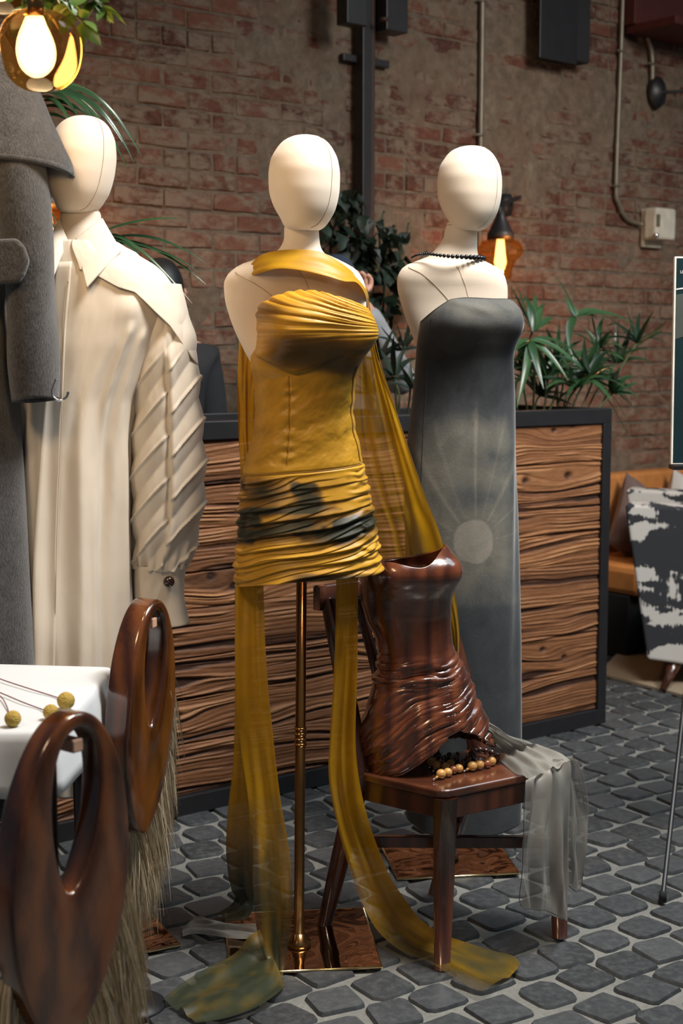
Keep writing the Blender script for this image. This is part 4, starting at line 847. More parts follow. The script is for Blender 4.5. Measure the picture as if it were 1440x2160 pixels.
# ================================================================== CARVED WOODEN BODICE
YB_ = 3.44
brow = [(1148,790,938,.075,-.0),(1160,778,945,.088,-.008),(1180,770,955,.105,-.014),(1200,765,960,.112,-.016),(1225,762,957,.104,-.014),(1255,764,949,.092,-.008),(1300,775,947,.082,0),(1350,796,950,.078,0),(1385,801,962,.080,0),(1420,795,978,.088,0),(1460,782,995,.098,0),(1500,770,1012,.108,0),(1545,764,1028,.116,0),(1590,765,1037,.12,0),(1640,768,1040,.12,0)]
BS = Surf(brow, YB_, 2.15)
b0 = lambda TH: 1166 - 18*np.cos(TH) + 22*np.exp(-(np.angle(np.exp(1j*(TH+1.35)))/.5)**2) + 20*np.clip(np.sin(TH), 0, 1)
def b1(TH):
    x = np.cos(TH); f = np.interp(x, [-1, -.85, -.7, -.4, -.15, .05, .3, .5, .75, .95, 1], [1600, 1616, 1622, 1606, 1584, 1562, 1530, 1519, 1532, 1562, 1572]); return np.where(np.sin(TH) < 0, f, 1588-12*x+0*f)
def bdisp(TH, T, PY, A):
    x = np.cos(TH); h = 0*TH
    for tc, am in ((-1.9, .012), (-.60, .022)): h += am*np.exp(-(np.angle(np.exp(1j*(TH-tc)))/.42)**2)*np.exp(-((PY-1195)/30)**2)
    g = smooth((PY-1355)/60)
    k = 12+78*smooth((PY-1400)/200); q = PY + k*(x-.4) + 46*np.clip(x-.55, 0, 1)**1.5 + 34*fbm(x*1.1+4, PY/90, 3)
    r = 1-np.abs(2*fbm(x*1.0+2, q/17., 2))*2.2; r2 = 1-np.abs(2*fbm(x*1.3+8, q/8.5+3, 2))*2.2
    h += g*(.0115*r+.0040*r2-.005)*(.55+.6*vn(x*1.3+11, PY/60))
    h += .0012*fbm(x*6, PY/16, 3)
    return h
bo = empty('carved_wooden_bodice', tuple(P(900, 1600, YB_)), 'glossy red brown carved wooden bodice torso standing on the chair seat', 'sculpture')
loft('torso_shell', BS, b0, b1, M['bodice'], bo, 420, 300, disp=bdisp, thick=.010)
# ---- bead strands
bd = empty('wooden_bead_strands', tuple(Zp(985, 1610, SZ)), 'strands of pale, brown and dark wooden beads lying on the chair seat', 'beads')
bmL, bmM, bmD = bead_mesh('bead', M['lightbead'], 20, 12), bead_mesh('bead', M['midbead'], 20, 12), bead_mesh('bead', M['darkbead'], 16, 10); chm = bead_mesh('end_tip', M['chrome'], 10, 6)
def cxy(x, y): return 860+x/6., 1540+y/6.
strands = [[(420,555,'L',63),(505,535,'L',58),(580,503,'M',54),(645,485,'L',57),(682,428,'M',42),(712,402,'D',42),(757,378,'M',46),(800,350,'D',42),(826,318,'D',40),(810,290,'M',44),(850,262,'D',36)],
 [(815,455,'L',64),(905,437,'L',62),(1000,425,'M',57),(1058,392,'L',60),(1118,355,'M',50),(1130,315,'D',40),(1060,285,'D',46),(985,262,'D',40),(912,250,'D',40)],
 [(302,402,'L',58),(352,368,'D',26),(372,335,'D',26),(400,312,'D',22)],
 [(365,445,'L',60),(428,405,'M',47),(462,368,'D',40),(494,340,'D',38),(520,312,'D',32)],
 [(482,462,'L',60),(540,425,'L',56),(580,392,'D',42),(606,362,'M',42),(628,330,'D',26),(628,300,'D',26)]]
for st in strands:
    prev = None; pp = []
    for i, (x, y, k, rr) in enumerate(st):
        px, py = cxy(x, y); d = proj(Zp(px, py, SZ))[2]; r = rr/6.*d/F; c_ = Zp(px, py, SZ+r+.0008); pp.append(c_); ax = None
        place('bead', {'L': bmL, 'M': bmM, 'D': bmD}[k], c_, r*1.0, bd, .97)
    tube('cord', pp+[pp[-1]+(pp[-1]-pp[-2])], .0012, M['jet'], bd, 5)
    dr = pp[0]-pp[1]; dr[2] = 0; dr /= np.linalg.norm(dr); r0 = st[0][3]/6.*3.3/F
    place('small_bead', bmL, pp[0]+dr*(r0+.003)+[0, 0, -r0*.45], .0036, bd); place('small_bead', bmM, pp[0]+dr*(r0+.008)+[0, 0, -r0*.6], .0031, bd); place('end_tip', chm, pp[0]+dr*(r0+.014)+[0, 0, -r0*.72], .0032, bd)
# ---- grey chiffon scarf over the chair corner
gs = empty('grey_chiffon_scarf', tuple(Zp(1150, 1620, SZ)), 'sheer grey chiffon scarf falling from the bodice over the right corner of the chair seat', 'scarf')
gd = lambda c0: shd2(lambda U, V: .28+.9*fbm(U*4+2, V*3, 3), lambda U, V: np.clip(c0+.45*fbm(U*7, V*1.5, 3)+.3*smooth((np.abs(U-.5)-.3)*8), 0, 1))
sheet('scarf_top', [(P(935,1478,3.42), P(1000,1482,3.42)), (P(972,1520,3.40), P(1018,1518,3.42)), (P(1003,1548,3.38), P(1062,1545,3.42)), (Zp(1050,1592,SZ+.022), Zp(1130,1570,SZ+.03)), (Zp(1092,1630,SZ+.010), Zp(1185,1590,SZ+.018)), (Zp(1110,1648,SZ+.008), Zp(1206,1604,SZ+.012))],
      M['greysheer'], gs, 70, 50, amp=.0045, folds=3.2, seed=31, attrf=gd(.05))
e0, e1_ = Zp(1108,1645,SZ+.010), Zp(1198,1604,SZ+.014); Yd0, Yd1 = e0[1]-.018, e1_[1]-.01
sheet('front_fall', [(e0, e1_), (P(1107,1662,Yd0), P(1204,1640,Yd1)), (P(1104,1750,Yd0-.003), P(1201,1745,Yd1-.02)), (P(1101,1840,Yd0-.005), P(1200,1850,Yd1-.02)), (P(1098,1910,Yd0-.005), P(1198,1943,Yd1-.02))],
      M['greysheer'], gs, 80, 60, amp=.008, folds=2.2, seed=33, attrf=gd(.32))
sheet('side_fall', [(Zp(1170,1602,SZ+.018), Zp(1206,1598,SZ+.014)), (P(1178,1640,Yd1+.0), P(1220,1640,Yd1+.05)), (P(1185,1730,Yd1+.0), P(1236,1730,Yd1+.06)), (P(1190,1810,Yd1+.0), P(1232,1810,Yd1+.06)), (P(1196,1868,Yd1+.0), P(1222,1878,Yd1+.05))],
      M['greysheer'], gs, 70, 40, amp=.008, folds=1.7, seed=36, attrf=gd(.25))
M['greythread'] = plain('dark_rolled_hem', (.05, .05, .048), .8)
tube('rolled_hem', [P(1106,1662,Yd0-.004), P(1104,1750,Yd0-.008), P(1101,1840,Yd0-.009), P(1098,1910,Yd0-.009), P(1150,1920,Yd0-.012), P(1198,1943,Yd1-.024)], .0010, M['greythread'], gs, 5, 4)
tube('rolled_hem', [P(1220,1640,Yd1+.05), P(1236,1730,Yd1+.06), P(1232,1810,Yd1+.06), P(1222,1878,Yd1+.05), P(1198,1868,Yd1)], .0010, M['greythread'], gs, 5, 4)
# ================================================================== CARVED WOODEN BAGS WITH HAIR
def bag(label, top, bot, W, phi, th, hair_side, nh, seed, standlabel):
    top, bot = np.array(top), np.array(bot); Z = top-bot; H = np.linalg.norm(Z); Z /= H; C = (top+bot)/2
    A_ = np.array([math.cos(phi), math.sin(phi), 0]); A_ -= Z*A_.dot(Z); A_ /= np.linalg.norm(A_); N_ = np.cross(A_, Z); N_ = N_ if N_[0] > 0 else -N_
    t = empty('wooden_bag', tuple(bot), label, 'bag', 'carved wooden bags'); n = 96; a = np.arange(n)*2*math.pi/n
    so, co = np.sin(a), np.cos(a); oa = W/2*co*(1+.0*so)*(1-.22*np.clip(-so, 0, 1)**2); oz = H/2*so
    ia = W*.20*co*(1+.25*so); iz = H*.245*so + H*.205
    O = np.stack([oa, oz], -1); I = np.stack([ia, iz], -1); D = O-I; L = np.linalg.norm(D, axis=1)[:, None]; u = D/L
    prof = []
    r = th*.17; h = th/2
    for q in np.linspace(0, math.pi/2, 6): prof.append(('o', r*(1-math.sin(q)), h-r*(1-math.cos(q)) if False else h-r*(1-math.cos(q))))
    rings = []
    def at(P2, hh): return C + A_*P2[:, :1] + Z*P2[:, 1:] + N_*hh
    for q in np.linspace(math.pi/2, 0, 6): rings.append(at(I + u*(r*(1-math.sin(q+0))), 0) if False else at(I+u*r*(1-math.cos(math.pi/2-q)), h-r+r*math.sin(math.pi/2-q)))
    for f in (.33, .66): rings.append(at(I+u*(r+(L-2*r)*f), h))
    for q in np.linspace(0, math.pi/2, 6): rings.append(at(O-u*r*(1-math.sin(q)), h-r+r*math.cos(q)))
    for q in np.linspace(math.pi/2, 0, 6): rings.append(at(O-u*r*(1-math.sin(q)), -(h-r+r*math.cos(q))))
    for f in (.66, .33): rings.append(at(I+u*(r+(L-2*r)*f), -h))
    for q in np.linspace(0, math.pi/2, 6): rings.append(at(I+u*r*(1-math.sin(q)), -(h-r+r*math.cos(q))))
    gridobj('bag_body', np.array(rings), M['bag'], t, cu=True, cv=True)
    # hair: real strands rooted along the back of the far edge
    rn_ = np.random.RandomState(seed); V, Fs = [], []
    for _ in range(nh):
        sd_ = hair_side(rn_); th_, out = sd_[0], sd_[1]
        p = C + A_*(W/2*math.cos(th_)*(1-.22*max(0, -math.sin(th_))**2)*.97) + Z*(H/2*math.sin(th_)) - N_*(th*.5*rn_.uniform(.2, 1.1))
        ln = rn_.uniform(.6, 1.1)*sd_[2]; o_ = A_*math.copysign(1, math.cos(th_))*out*rn_.uniform(.5, 1.5) + N_*rn_.uniform(-.10, .12); dn = np.array([0, 0, -1.0])
        wd = rn_.uniform(.0009, .0022); s1 = np.array([math.cos(rn_.rand()*.9), rn_.uniform(-.3, .3), 0])*wd; k0 = len(V); cl = .012*np.array([rn_.randn(), rn_.randn(), 0])
        for j in range(6):
            f = j/5; q = p + o_*ln*(1-(1-f)**2)*.55 + dn*ln*(f**1.25) + cl*f*f; ww = s1*(1-f**2*.9); V += [q-ww, q+ww]
        Fs += [(k0+2*j, k0+2*j+1, k0+2*j+3, k0+2*j+2) for j in range(5)]
    tag(mesh('hair_fringe', V, Fs, M['hair'], t), kind='stuff')
    # stand carrying the bag
    hook = C+Z*(H*.40); s = empty('bag_stand', (hook[0], hook[1]+.0, 0), standlabel, 'stand', 'bag stands'); back = -N_*(th*.5+.022); back[2] = 0
    b0_ = np.array([hook[0], hook[1], 0])+back
    lathe('stand_base', [(0, 0), (.075, 0), (.075, .008), (.02, .014), (0, .014)], (b0_[0], b0_[1], 0), M['black'], s, 32)
    tube('stand_pole', [b0_+[0, 0, .012], b0_*[1, 1, 0]+[0, 0, hook[2]-.01]], .009, M['black'], s, 12)
    q = b0_*[1, 1, 0]+[0, 0, hook[2]]; d = -back/np.linalg.norm(back); w_ = np.cross(d, zt)*.011; e = [q-w_-zt*.012, q+w_-zt*.012, q+w_+d*(th*.95+.018)-zt*.012, q-w_+d*(th*.95+.018)-zt*.012]
    hexa('peg', e+[x+zt*.022 for x in e], M['peg'], s, .003)
    return t
M['peg'] = plain('pale_wood_peg', (.62, .36, .24), .6)
def side_far(r): return (r.uniform(-1.45, .95), .30, .21 if r.rand() < .8 else .27)
def side_near(r):
    if r.rand() < .78: return (r.uniform(-1.5, .1), .30, .24)
    return (r.uniform(3.75, 4.5), .16, .22)
bag('glossy brown carved wooden bag with blond hair fringe hanging beside the table, the farther one', P(311,1262,3.02), P(282,1757,2.98), .235, math.radians(72), .056, side_far, 5200, 41, 'black stand with a peg hidden behind the farther wooden bag')
bag('large glossy carved wooden bag with long blond hair nearest the camera', P(152,1498,2.25), P(112,2200,2.18), .245, math.radians(52), .052, side_near, 7500, 43, 'black stand with a pale peg inside the hole of the nearest wooden bag')
# ================================================================== TABLE, CLOTH, FLOWERS
TZ = .757
tb = empty('dining_table', tuple(Zp(0, 1470, 0)*0+np.array([-.85, 2.8, 0])), 'dark table under the white cloth at the left edge', 'table')
cBR, cFR, cFL, cBL = Zp(236,1407,TZ), Zp(112,1542,TZ), Zp(-380,1546,TZ), Zp(-330,1392,TZ); cc = (cBR+cFR+cFL+cBL)/4
ins = [cc+(p-cc)*.975 for p in (cBR, cFR, cFL, cBL)]
poly_prism('tabletop', [p*[1, 1, 0]+[0, 0, TZ-.032] for p in ins], (0, 0, .028), M['chairwood'], tb, .003)
for p in ins:
    q = cc+(p-cc)*.80; lathe('leg', [(.0, .0), (.016, 0), (.024, TZ-.04), (0, TZ-.034)], (q[0], q[1], .0005), M['chairwood'], tb, 14)
npm = 60; per = []
for a, b in ((cBR, cFR), (cFR, cFL), (cFL, cBL), (cBL, cBR)):
    for f in np.linspace(0, 1, npm, endpoint=False): per.append(a*(1-f)+b*f)
per = np.array(per); 
for _ in range(5): per = (np.roll(per, 1, 0)+per*2+np.roll(per, -1, 0))/4
dirs = per-cc; dirs[:, 2] = 0; dirs /= np.linalg.norm(dirs, axis=1)[:, None]; s_ = np.arange(len(per)); rr = []
for f in (0, .3, .6, .85, .97): rr.append(cc+(per-cc)*f+np.stack([0*s_, 0*s_, .0015*fbm(s_/20., f*5+0*s_)], -1))
for o_, z_ in ((0, -.001), (.006, -.006), (.009, -.02)): rr.append(per+dirs*o_+[0, 0, z_])
fold = np.sin(s_/6.5)+.5*np.sin(s_/3.1+1)
for f in (.35, .6, .8, 1.0): rr.append(per+dirs*(.010+.012*f*fold[:, None]*.7+.012*f)+np.stack([0*s_, 0*s_, -.118*f+.006*f*fold], -1))
cl = gridobj('tablecloth', np.array(rr), M['linen'], None, cv=True, thick=.0012); tag(cl, 'white linen tablecloth with short overhang on the table at the left edge', 'tablecloth')
def billy(px, py, rpx, stem, label):
    d = proj(Zp(px, py, TZ))[2]; r = rpx*d/F; c_ = Zp(px, py, TZ+r+.001); t = empty('billy_button', tuple(c_-[0, 0, r]), label, 'flower', 'billy buttons on the tablecloth')
    bm = bmesh.new(); bmesh.ops.create_icosphere(bm, subdivisions=4, radius=r)
    for v in bm.verts: v.co *= 1+.05*(random.random()-.5)
    for f in bm.faces: f.smooth = True
    m_ = bpy.data.meshes.new('flower_head'); bm.to_mesh(m_); bm.free(); m_.materials.append(M['billy']); o = bpy.data.objects.new('flower_head', m_); COL.objects.link(o); o.parent = t; o.location = (0, 0, r)
    tube('stem', [c_]+[Zp(x, y, TZ+.004+.012*k/len(stem)*(1-k/len(stem))) for k, (x, y) in enumerate(stem)], .0013, M['redstem'], t, 6, 4)
billy(139, 1478, 18, [(120,1471), (60,1452), (0,1432), (-80,1400)], 'yellow billy button flower nearest the table corner, topmost of the three')
billy(107, 1502, 16, [(88,1496), (45,1480), (0,1461), (-80,1430)], 'yellow billy button flower in the middle of the three on the cloth')
billy(27, 1516, 17, [(19,1503), (12,1485), (0,1468), (-40,1440)], 'flattened yellow billy button flower at the left edge of the cloth')
# ================================================================== PENDANT LAMP AND FOLIAGE, TOP LEFT
def pendant(px, py, rpx, Y, label, energy):
    c_ = P(px, py, Y); R = rpx*Y/F; t = empty('pendant_lamp', tuple(c_), label, 'lamp', 'amber globe pendants')
    n, m_ = 40, 56; ph = np.linspace(.22, math.pi, n); th = np.arange(m_)*2*math.pi/m_; PHh, THh = np.meshgrid(ph, th, indexing='ij')
    rad = R*(1+.05*np.sin(THh*2+PHh*2.5)*np.sin(PHh)+.04*np.sin(THh*3-PHh*3)*np.sin(PHh)**2)
    A = np.stack([c_[0]+rad*np.sin(PHh)*np.cos(THh), c_[1]+rad*np.sin(PHh)*np.sin(THh), c_[2]+rad*.97*np.cos(PHh)], -1)
    gridobj('glass_globe', A, M['glass'], t, cv=True)
    s = R/.085; lathe('bulb', [tuple(q_) for q_ in (lambda a_: np.stack([ci2(np.arange(8), a_[:, k_], np.linspace(0, 7, 43)) for k_ in (0, 1)], -1))(np.array([(.0, -.052*s), (.014*s, -.048*s), (.027*s, -.034*s), (.033*s, -.012*s), (.031*s, .010*s), (.022*s, .034*s), (.014*s, .052*s), (.0, .053*s)]))], tuple(c_+[-.006, 0, .006]), M['bulb'], t, 40)
    lathe('socket', [(0, .05*s), (.016*s, .05*s), (.018*s, .10*s), (.008*s, .115*s), (0, .115*s)], tuple(c_+[-.006, 0, .006]), M['brass'], t, 20)
    tube('cord', [c_+[-.006, 0, .11*s], c_+[-.006, 0, 1.2]], .0035, M['black'], t, 8)
    l = bpy.data.lights.new('pendant_light', 'POINT'); l.energy = energy; l.color = (1, .68, .36); l.shadow_soft_size = .05; lo = bpy.data.objects.new('pendant_light', l); COL.objects.link(lo); lo.location = tuple(c_+[0, 0, -.1])
pendant(84, 106, 86, 2.62, 'glowing amber glass globe pendant lamp at the top left', 4.5)
pendant(5, -52, 80, 2.9, 'second amber glass globe pendant cut off by the top left corner', 3)
def leafmesh(name, mat, L, W, fold=.25, droop=.2, lobes=0):
    n = 9; V = []; Fs = []
    for i in range(n):
        f = i/(n-1); w_ = W*math.sin(math.pi*min(1, f**.75*1.0))**.9*.5*(1+.25*lobes*math.sin(f*9)); z = -droop*L*f*f
        V += [(-w_, f*L, z+fold*w_), (0, f*L, z), (w_, f*L, z+fold*w_)]
    for i in range(n-1): Fs += [(3*i, 3*i+1, 3*i+4, 3*i+3), (3*i+1, 3*i+2, 3*i+5, 3*i+4)]
    me_ = bpy.data.meshes.new(name); me_.from_pydata(V, [], Fs); me_.materials.append(mat); me_.polygons.foreach_set('use_smooth', [True]*len(Fs)); return me_
def putleaf(me_, c, direction, parent, s=1, roll=0, name='leaf'):
    d = Vector(direction).normalized(); q = d.to_track_quat('Y', 'Z').to_matrix().to_4x4() @ Matrix.Rotation(roll, 4, 'Y')
    o = bpy.data.objects.new(name, me_); COL.objects.link(o); o.parent = parent; m_ = origin(parent).inverted() @ (Matrix.Translation(Vector(c)) @ q @ Matrix.Scale(s, 4)); o.location = m_.to_translation(); o.rotation_euler = m_.to_euler(); o.scale = m_.to_scale(); return o
hp = empty('hanging_plant', tuple(P(140, -60, 2.72)), 'leafy green branches trailing round the pendant lamp at the top left', 'plant')
lm1 = leafmesh('leaf', M['bush'], .05, .024); r_ = np.random.RandomState(5)
for k, path in enumerate([[(60,-120),(120,-30),(150,20),(178,52)], [(120,-120),(165,-30),(205,5),(222,25)], [(0,-110),(30,-40),(60,-5),(85,15)], [(90,-120),(110,-50),(95,-10),(60,18)], [(150,-110),(150,-40),(120,0),(108,22)]]):
    p3 = [P(x, y, 2.66+.05*k) for x, y in path]; tube('branch', p3, .0022, M['stem'], hp, 6, 5); q3 = tube_arr(p3, .001, 3, 8).mean(1)
    for i in range(3, len(q3), 1):
        d = np.array([r_.uniform(-1, 1), r_.uniform(-.8, .5), r_.uniform(-1.0, .4)]); putleaf(lm1, q3[i], d, hp, r_.uniform(.6, 1.15), r_.uniform(-1, 1))
# ================================================================== PALMS
def ribbon(name, pts3, width, mat, parent, n=14, fold=.35, side=None):
    p = np.asarray(pts3, float); t = np.linspace(0, 1, n)[:, None]; q = (1-t)**2*p[0]+2*t*(1-t)*p[1]+t*t*p[2]
    T = np.gradient(q, axis=0); T /= np.linalg.norm(T, axis=1)[:, None]; ref = np.array(side if side is not None else (0, -.6, .8)); S_ = np.cross(T, ref); S_ /= np.linalg.norm(S_, axis=1)[:, None]+1e-9; N_ = np.cross(S_, T)
    w_ = width*.5*np.sin(np.pi*np.clip(t, 0, 1)**.55*.97+.06)**.8
    A = np.stack([q-S_*w_+N_*w_*fold, q, q+S_*w_+N_*w_*fold], 1); return gridobj(name, A, mat, parent, uv=False)
def onpl(px, py, off):                   # point over the planter, off metres behind its front face
    nrm = np.array([math.sin(PA), -math.cos(PA), 0]); x, y, z = ray(px, py); d = np.array([x, y, z]); s = ((PO-nrm*off)-np.array([0, 0, CH])).dot(nrm)/d.dot(nrm); return np.array([0, 0, CH])+d*s
kp = empty('kentia_palm', tuple(onpl(30, 880, .27)*[1, 1, 0]+[0, 0, 1.14]), 'arching kentia palm behind the left mannequin head', 'plant')
kl = [((70,200),(200,135),(298,330),4.2), ((70,200),(205,160),(283,345),4.15), ((72,198),(185,165),(268,356),4.25), ((75,196),(175,160),(258,300),4.1), ((75,200),(150,170),(228,275),4.05), ((78,200),(130,180),(168,252),4.0), ((80,205),(122,200),(150,262),4.05), ((84,214),(150,205),(205,262),4.2), ((84,228),(130,215),(172,250),4.2), ((84,246),(120,235),(152,262),4.2), ((72,190),(190,140),(284,300),4.3), ((76,196),(165,165),(242,330),4.3)]
top = P(62, 210, 4.2); kb = onpl(30, 880, .27)*[1, 1, 0]+[0, 0, 1.14]; tube('palm_stem', [kb, P(22, 650, kb[1]), P(35, 420, 4.2), top, P(84, 190, 4.2)], .008, M['stem'], kp, 8, 6)
for a, c_, b, Y in kl: ribbon('leaflet', [P(*a, 4.2), P(*c_, (4.2+Y)/2-.05), P(*b, Y)], .021, M['palm'], kp)
t2 = P(236, 505, 4.05); tube('palm_stem', [kb, P(110, 720, 4.2), t2], .006, M['stem'], kp, 8, 5)
for a, c_, b in [((210,492),(300,455),(391,462)), ((230,503),(330,480),(434,556)), ((230,508),(320,500),(434,600)), ((225,495),(280,490),(405,640)), ((232,512),(340,515),(420,575)), ((228,500),(270,505),(300,548)), ((60,470),(100,440),(125,500)), ((60,490),(100,480),(122,522)), ((60,450),(95,420),(120,470))]:
    ribbon('leaflet', [P(*a, 4.05), P(*c_, 4.0), P(*b, 3.98)], .014, M['palm'], kp)
def fanplant(name, label, fans, width, seed, mat):
    rr_ = np.random.RandomState(seed); b = onpl(fans[0][0][0], 870, .27); t = empty(name, (b[0], b[1], 1.15), label, 'plant', None)
    for (cx_, cy_), tips, off in fans:
        c_ = onpl(cx_, cy_, off); fo = empty('frond', (0, 0, 0)); fo.parent = t
        foot = onpl(cx_*.7+b_[0]*.3, 868, .27) if False else onpl(cx_*.6+fans[0][0][0]*.4, 880, .27); foot[2] = 1.14
        st = tube('frond', [foot, (foot+c_)/2+[rr_.uniform(-.04, .04), 0, .04], c_], .0045, M['stem'], t, 6, 4); bpy.data.objects.remove(fo)
        for (tx, ty) in tips:
            o2 = off + rr_.uniform(-.16, .12); e = onpl(tx, ty, o2); L_ = np.linalg.norm(e-c_); m_ = (c_+e)/2+np.array([0, 0, .20*L_*(1 if ty > cy_-40 else .35)])+rr_.uniform(-.02, .02, 3)
            ribbon('leaflet', [c_, m_, e], width*rr_.uniform(.75, 1.2), mat, st, 10, .3)
    return t
def rays(cx_, cy_, a0_, a1_, n, L_, rr_): return [(cx_+L_*rr_.uniform(.75, 1.1)*math.cos(math.radians(a)), cy_-L_*rr_.uniform(.75, 1.1)*math.sin(math.radians(a))) for a in np.linspace(a0_, a1_, n)]
q = np.random.RandomState(8)
fans = [((1122,700), [(1076,602),(1092,604),(1104,622),(1128,618),(1142,648),(1152,640),(1172,672),(1178,690),(1080,660)], .20),
        ((1118,718), [(1078,775),(1068,760),(1146,820),(1158,808),(1198,803),(1228,780),(1238,768),(1090,860),(1084,740)], .12),
        ((1213,668), [(1172,584),(1190,625),(1292,670),(1338,688),(1322,700),(1262,678),(1200,740)], .30),
        ((1238,800), [(1322,812),(1345,838),(1362,892),(1356,856),(1330,905),(1336,946),(1272,768),(1302,770),(1292,850),(1258,712),(1190,845),(1200,790)], .22),
        ((1180,770), rays(1180, 770, 10, 170, 9, 90, q), .35), ((1260,740), rays(1260, 740, -20, 150, 8, 70, q), .38), ((1150,800), rays(1150, 800, -10, 190, 9, 90, q), .30), ((1290,830), rays(1290, 830, -30, 120, 7, 60, q), .25), ((1215,820), rays(1215, 820, 0, 180, 9, 75, q), .18)]
fanplant('lady_palm', 'bushy fan leaved palm in the planter right of the grey velvet dress', fans, .030, 9, M['palm'])
fans2 = [((1100+int(38*k+q.uniform(-15, 15)), q.uniform(690, 845)), None, q.uniform(.15, .42)) for k in range(7)]
fans2 = [(c_, rays(c_[0], c_[1], q.uniform(-30, 20), q.uniform(150, 210), 9, q.uniform(60, 85), q), o_) for c_, _, o_ in fans2]
fanplant('lady_palm', 'dark undergrowth of fan leaved palm filling the right end of the planter', fans2, .026, 12, M['palmdark'])
fans = [((830,800), rays(830, 800, -20, 200, 9, 85, q), .30), ((800,760), rays(800, 760, -20, 180, 8, 75, q), .38), ((850,740), rays(850, 740, 0, 180, 8, 80, q), .35), ((780,830), rays(780, 830, 0, 180, 8, 60, q), .30), ((865,820), rays(865, 820, 0, 180, 7, 60, q), .2)]
fanplant('dark_palm', 'dark leafy palm in the planter between the centre and right mannequins', fans, .024, 10, M['ivy'])
# ---- ivy on the wall round the column
iv = empty('climbing_ivy', tuple(onwall(770, 620, .1)), 'dark ivy climbing the brick wall round the black column', 'plant')
il = [leafmesh('ivy_leaf', M['ivy'], .075, .070, .2, .25, 1), leafmesh('ivy_leaf', M['ivy'], .06, .055, .3, .4, 1)]
paths = [[(700,900),(705,760),(695,600),(700,500),(720,430)], [(745,900),(740,700),(735,560),(745,470),(760,420)], [(800,900),(800,760),(810,600),(800,500),(810,445)], [(760,640),(790,560),(830,520),(855,500),(862,470)], [(705,620),(680,560),(672,480),(690,430)], [(810,700),(840,620),(870,570),(900,530)]]
for i, pth in enumerate(paths): tube('vine', [onwall(x, y, .12) for x, y in pth], .006, M['stem'], iv, 6, 5)
zones = [(675,760,405,600,74), (760,862,450,600,74), (690,790,590,700,26), (800,900,520,640,30), (770,850,620,760,30), (725,750,395,430,8)]
for x0, x1, y0, y1, n in zones:
    for _ in range(n):
        px, py = q.uniform(x0, x1), q.uniform(y0, y1)
        if px > 790 and py < 455+(px-790)*.55: continue
        putleaf(il[q.randint(2)], onwall(px, py, q.uniform(.12, .24)), np.array([q.uniform(-.7, .7), 0, q.uniform(-1, .1)])+wn*q.uniform(.1, .8), iv, q.uniform(.7, 1.25), q.uniform(-.8, .8))
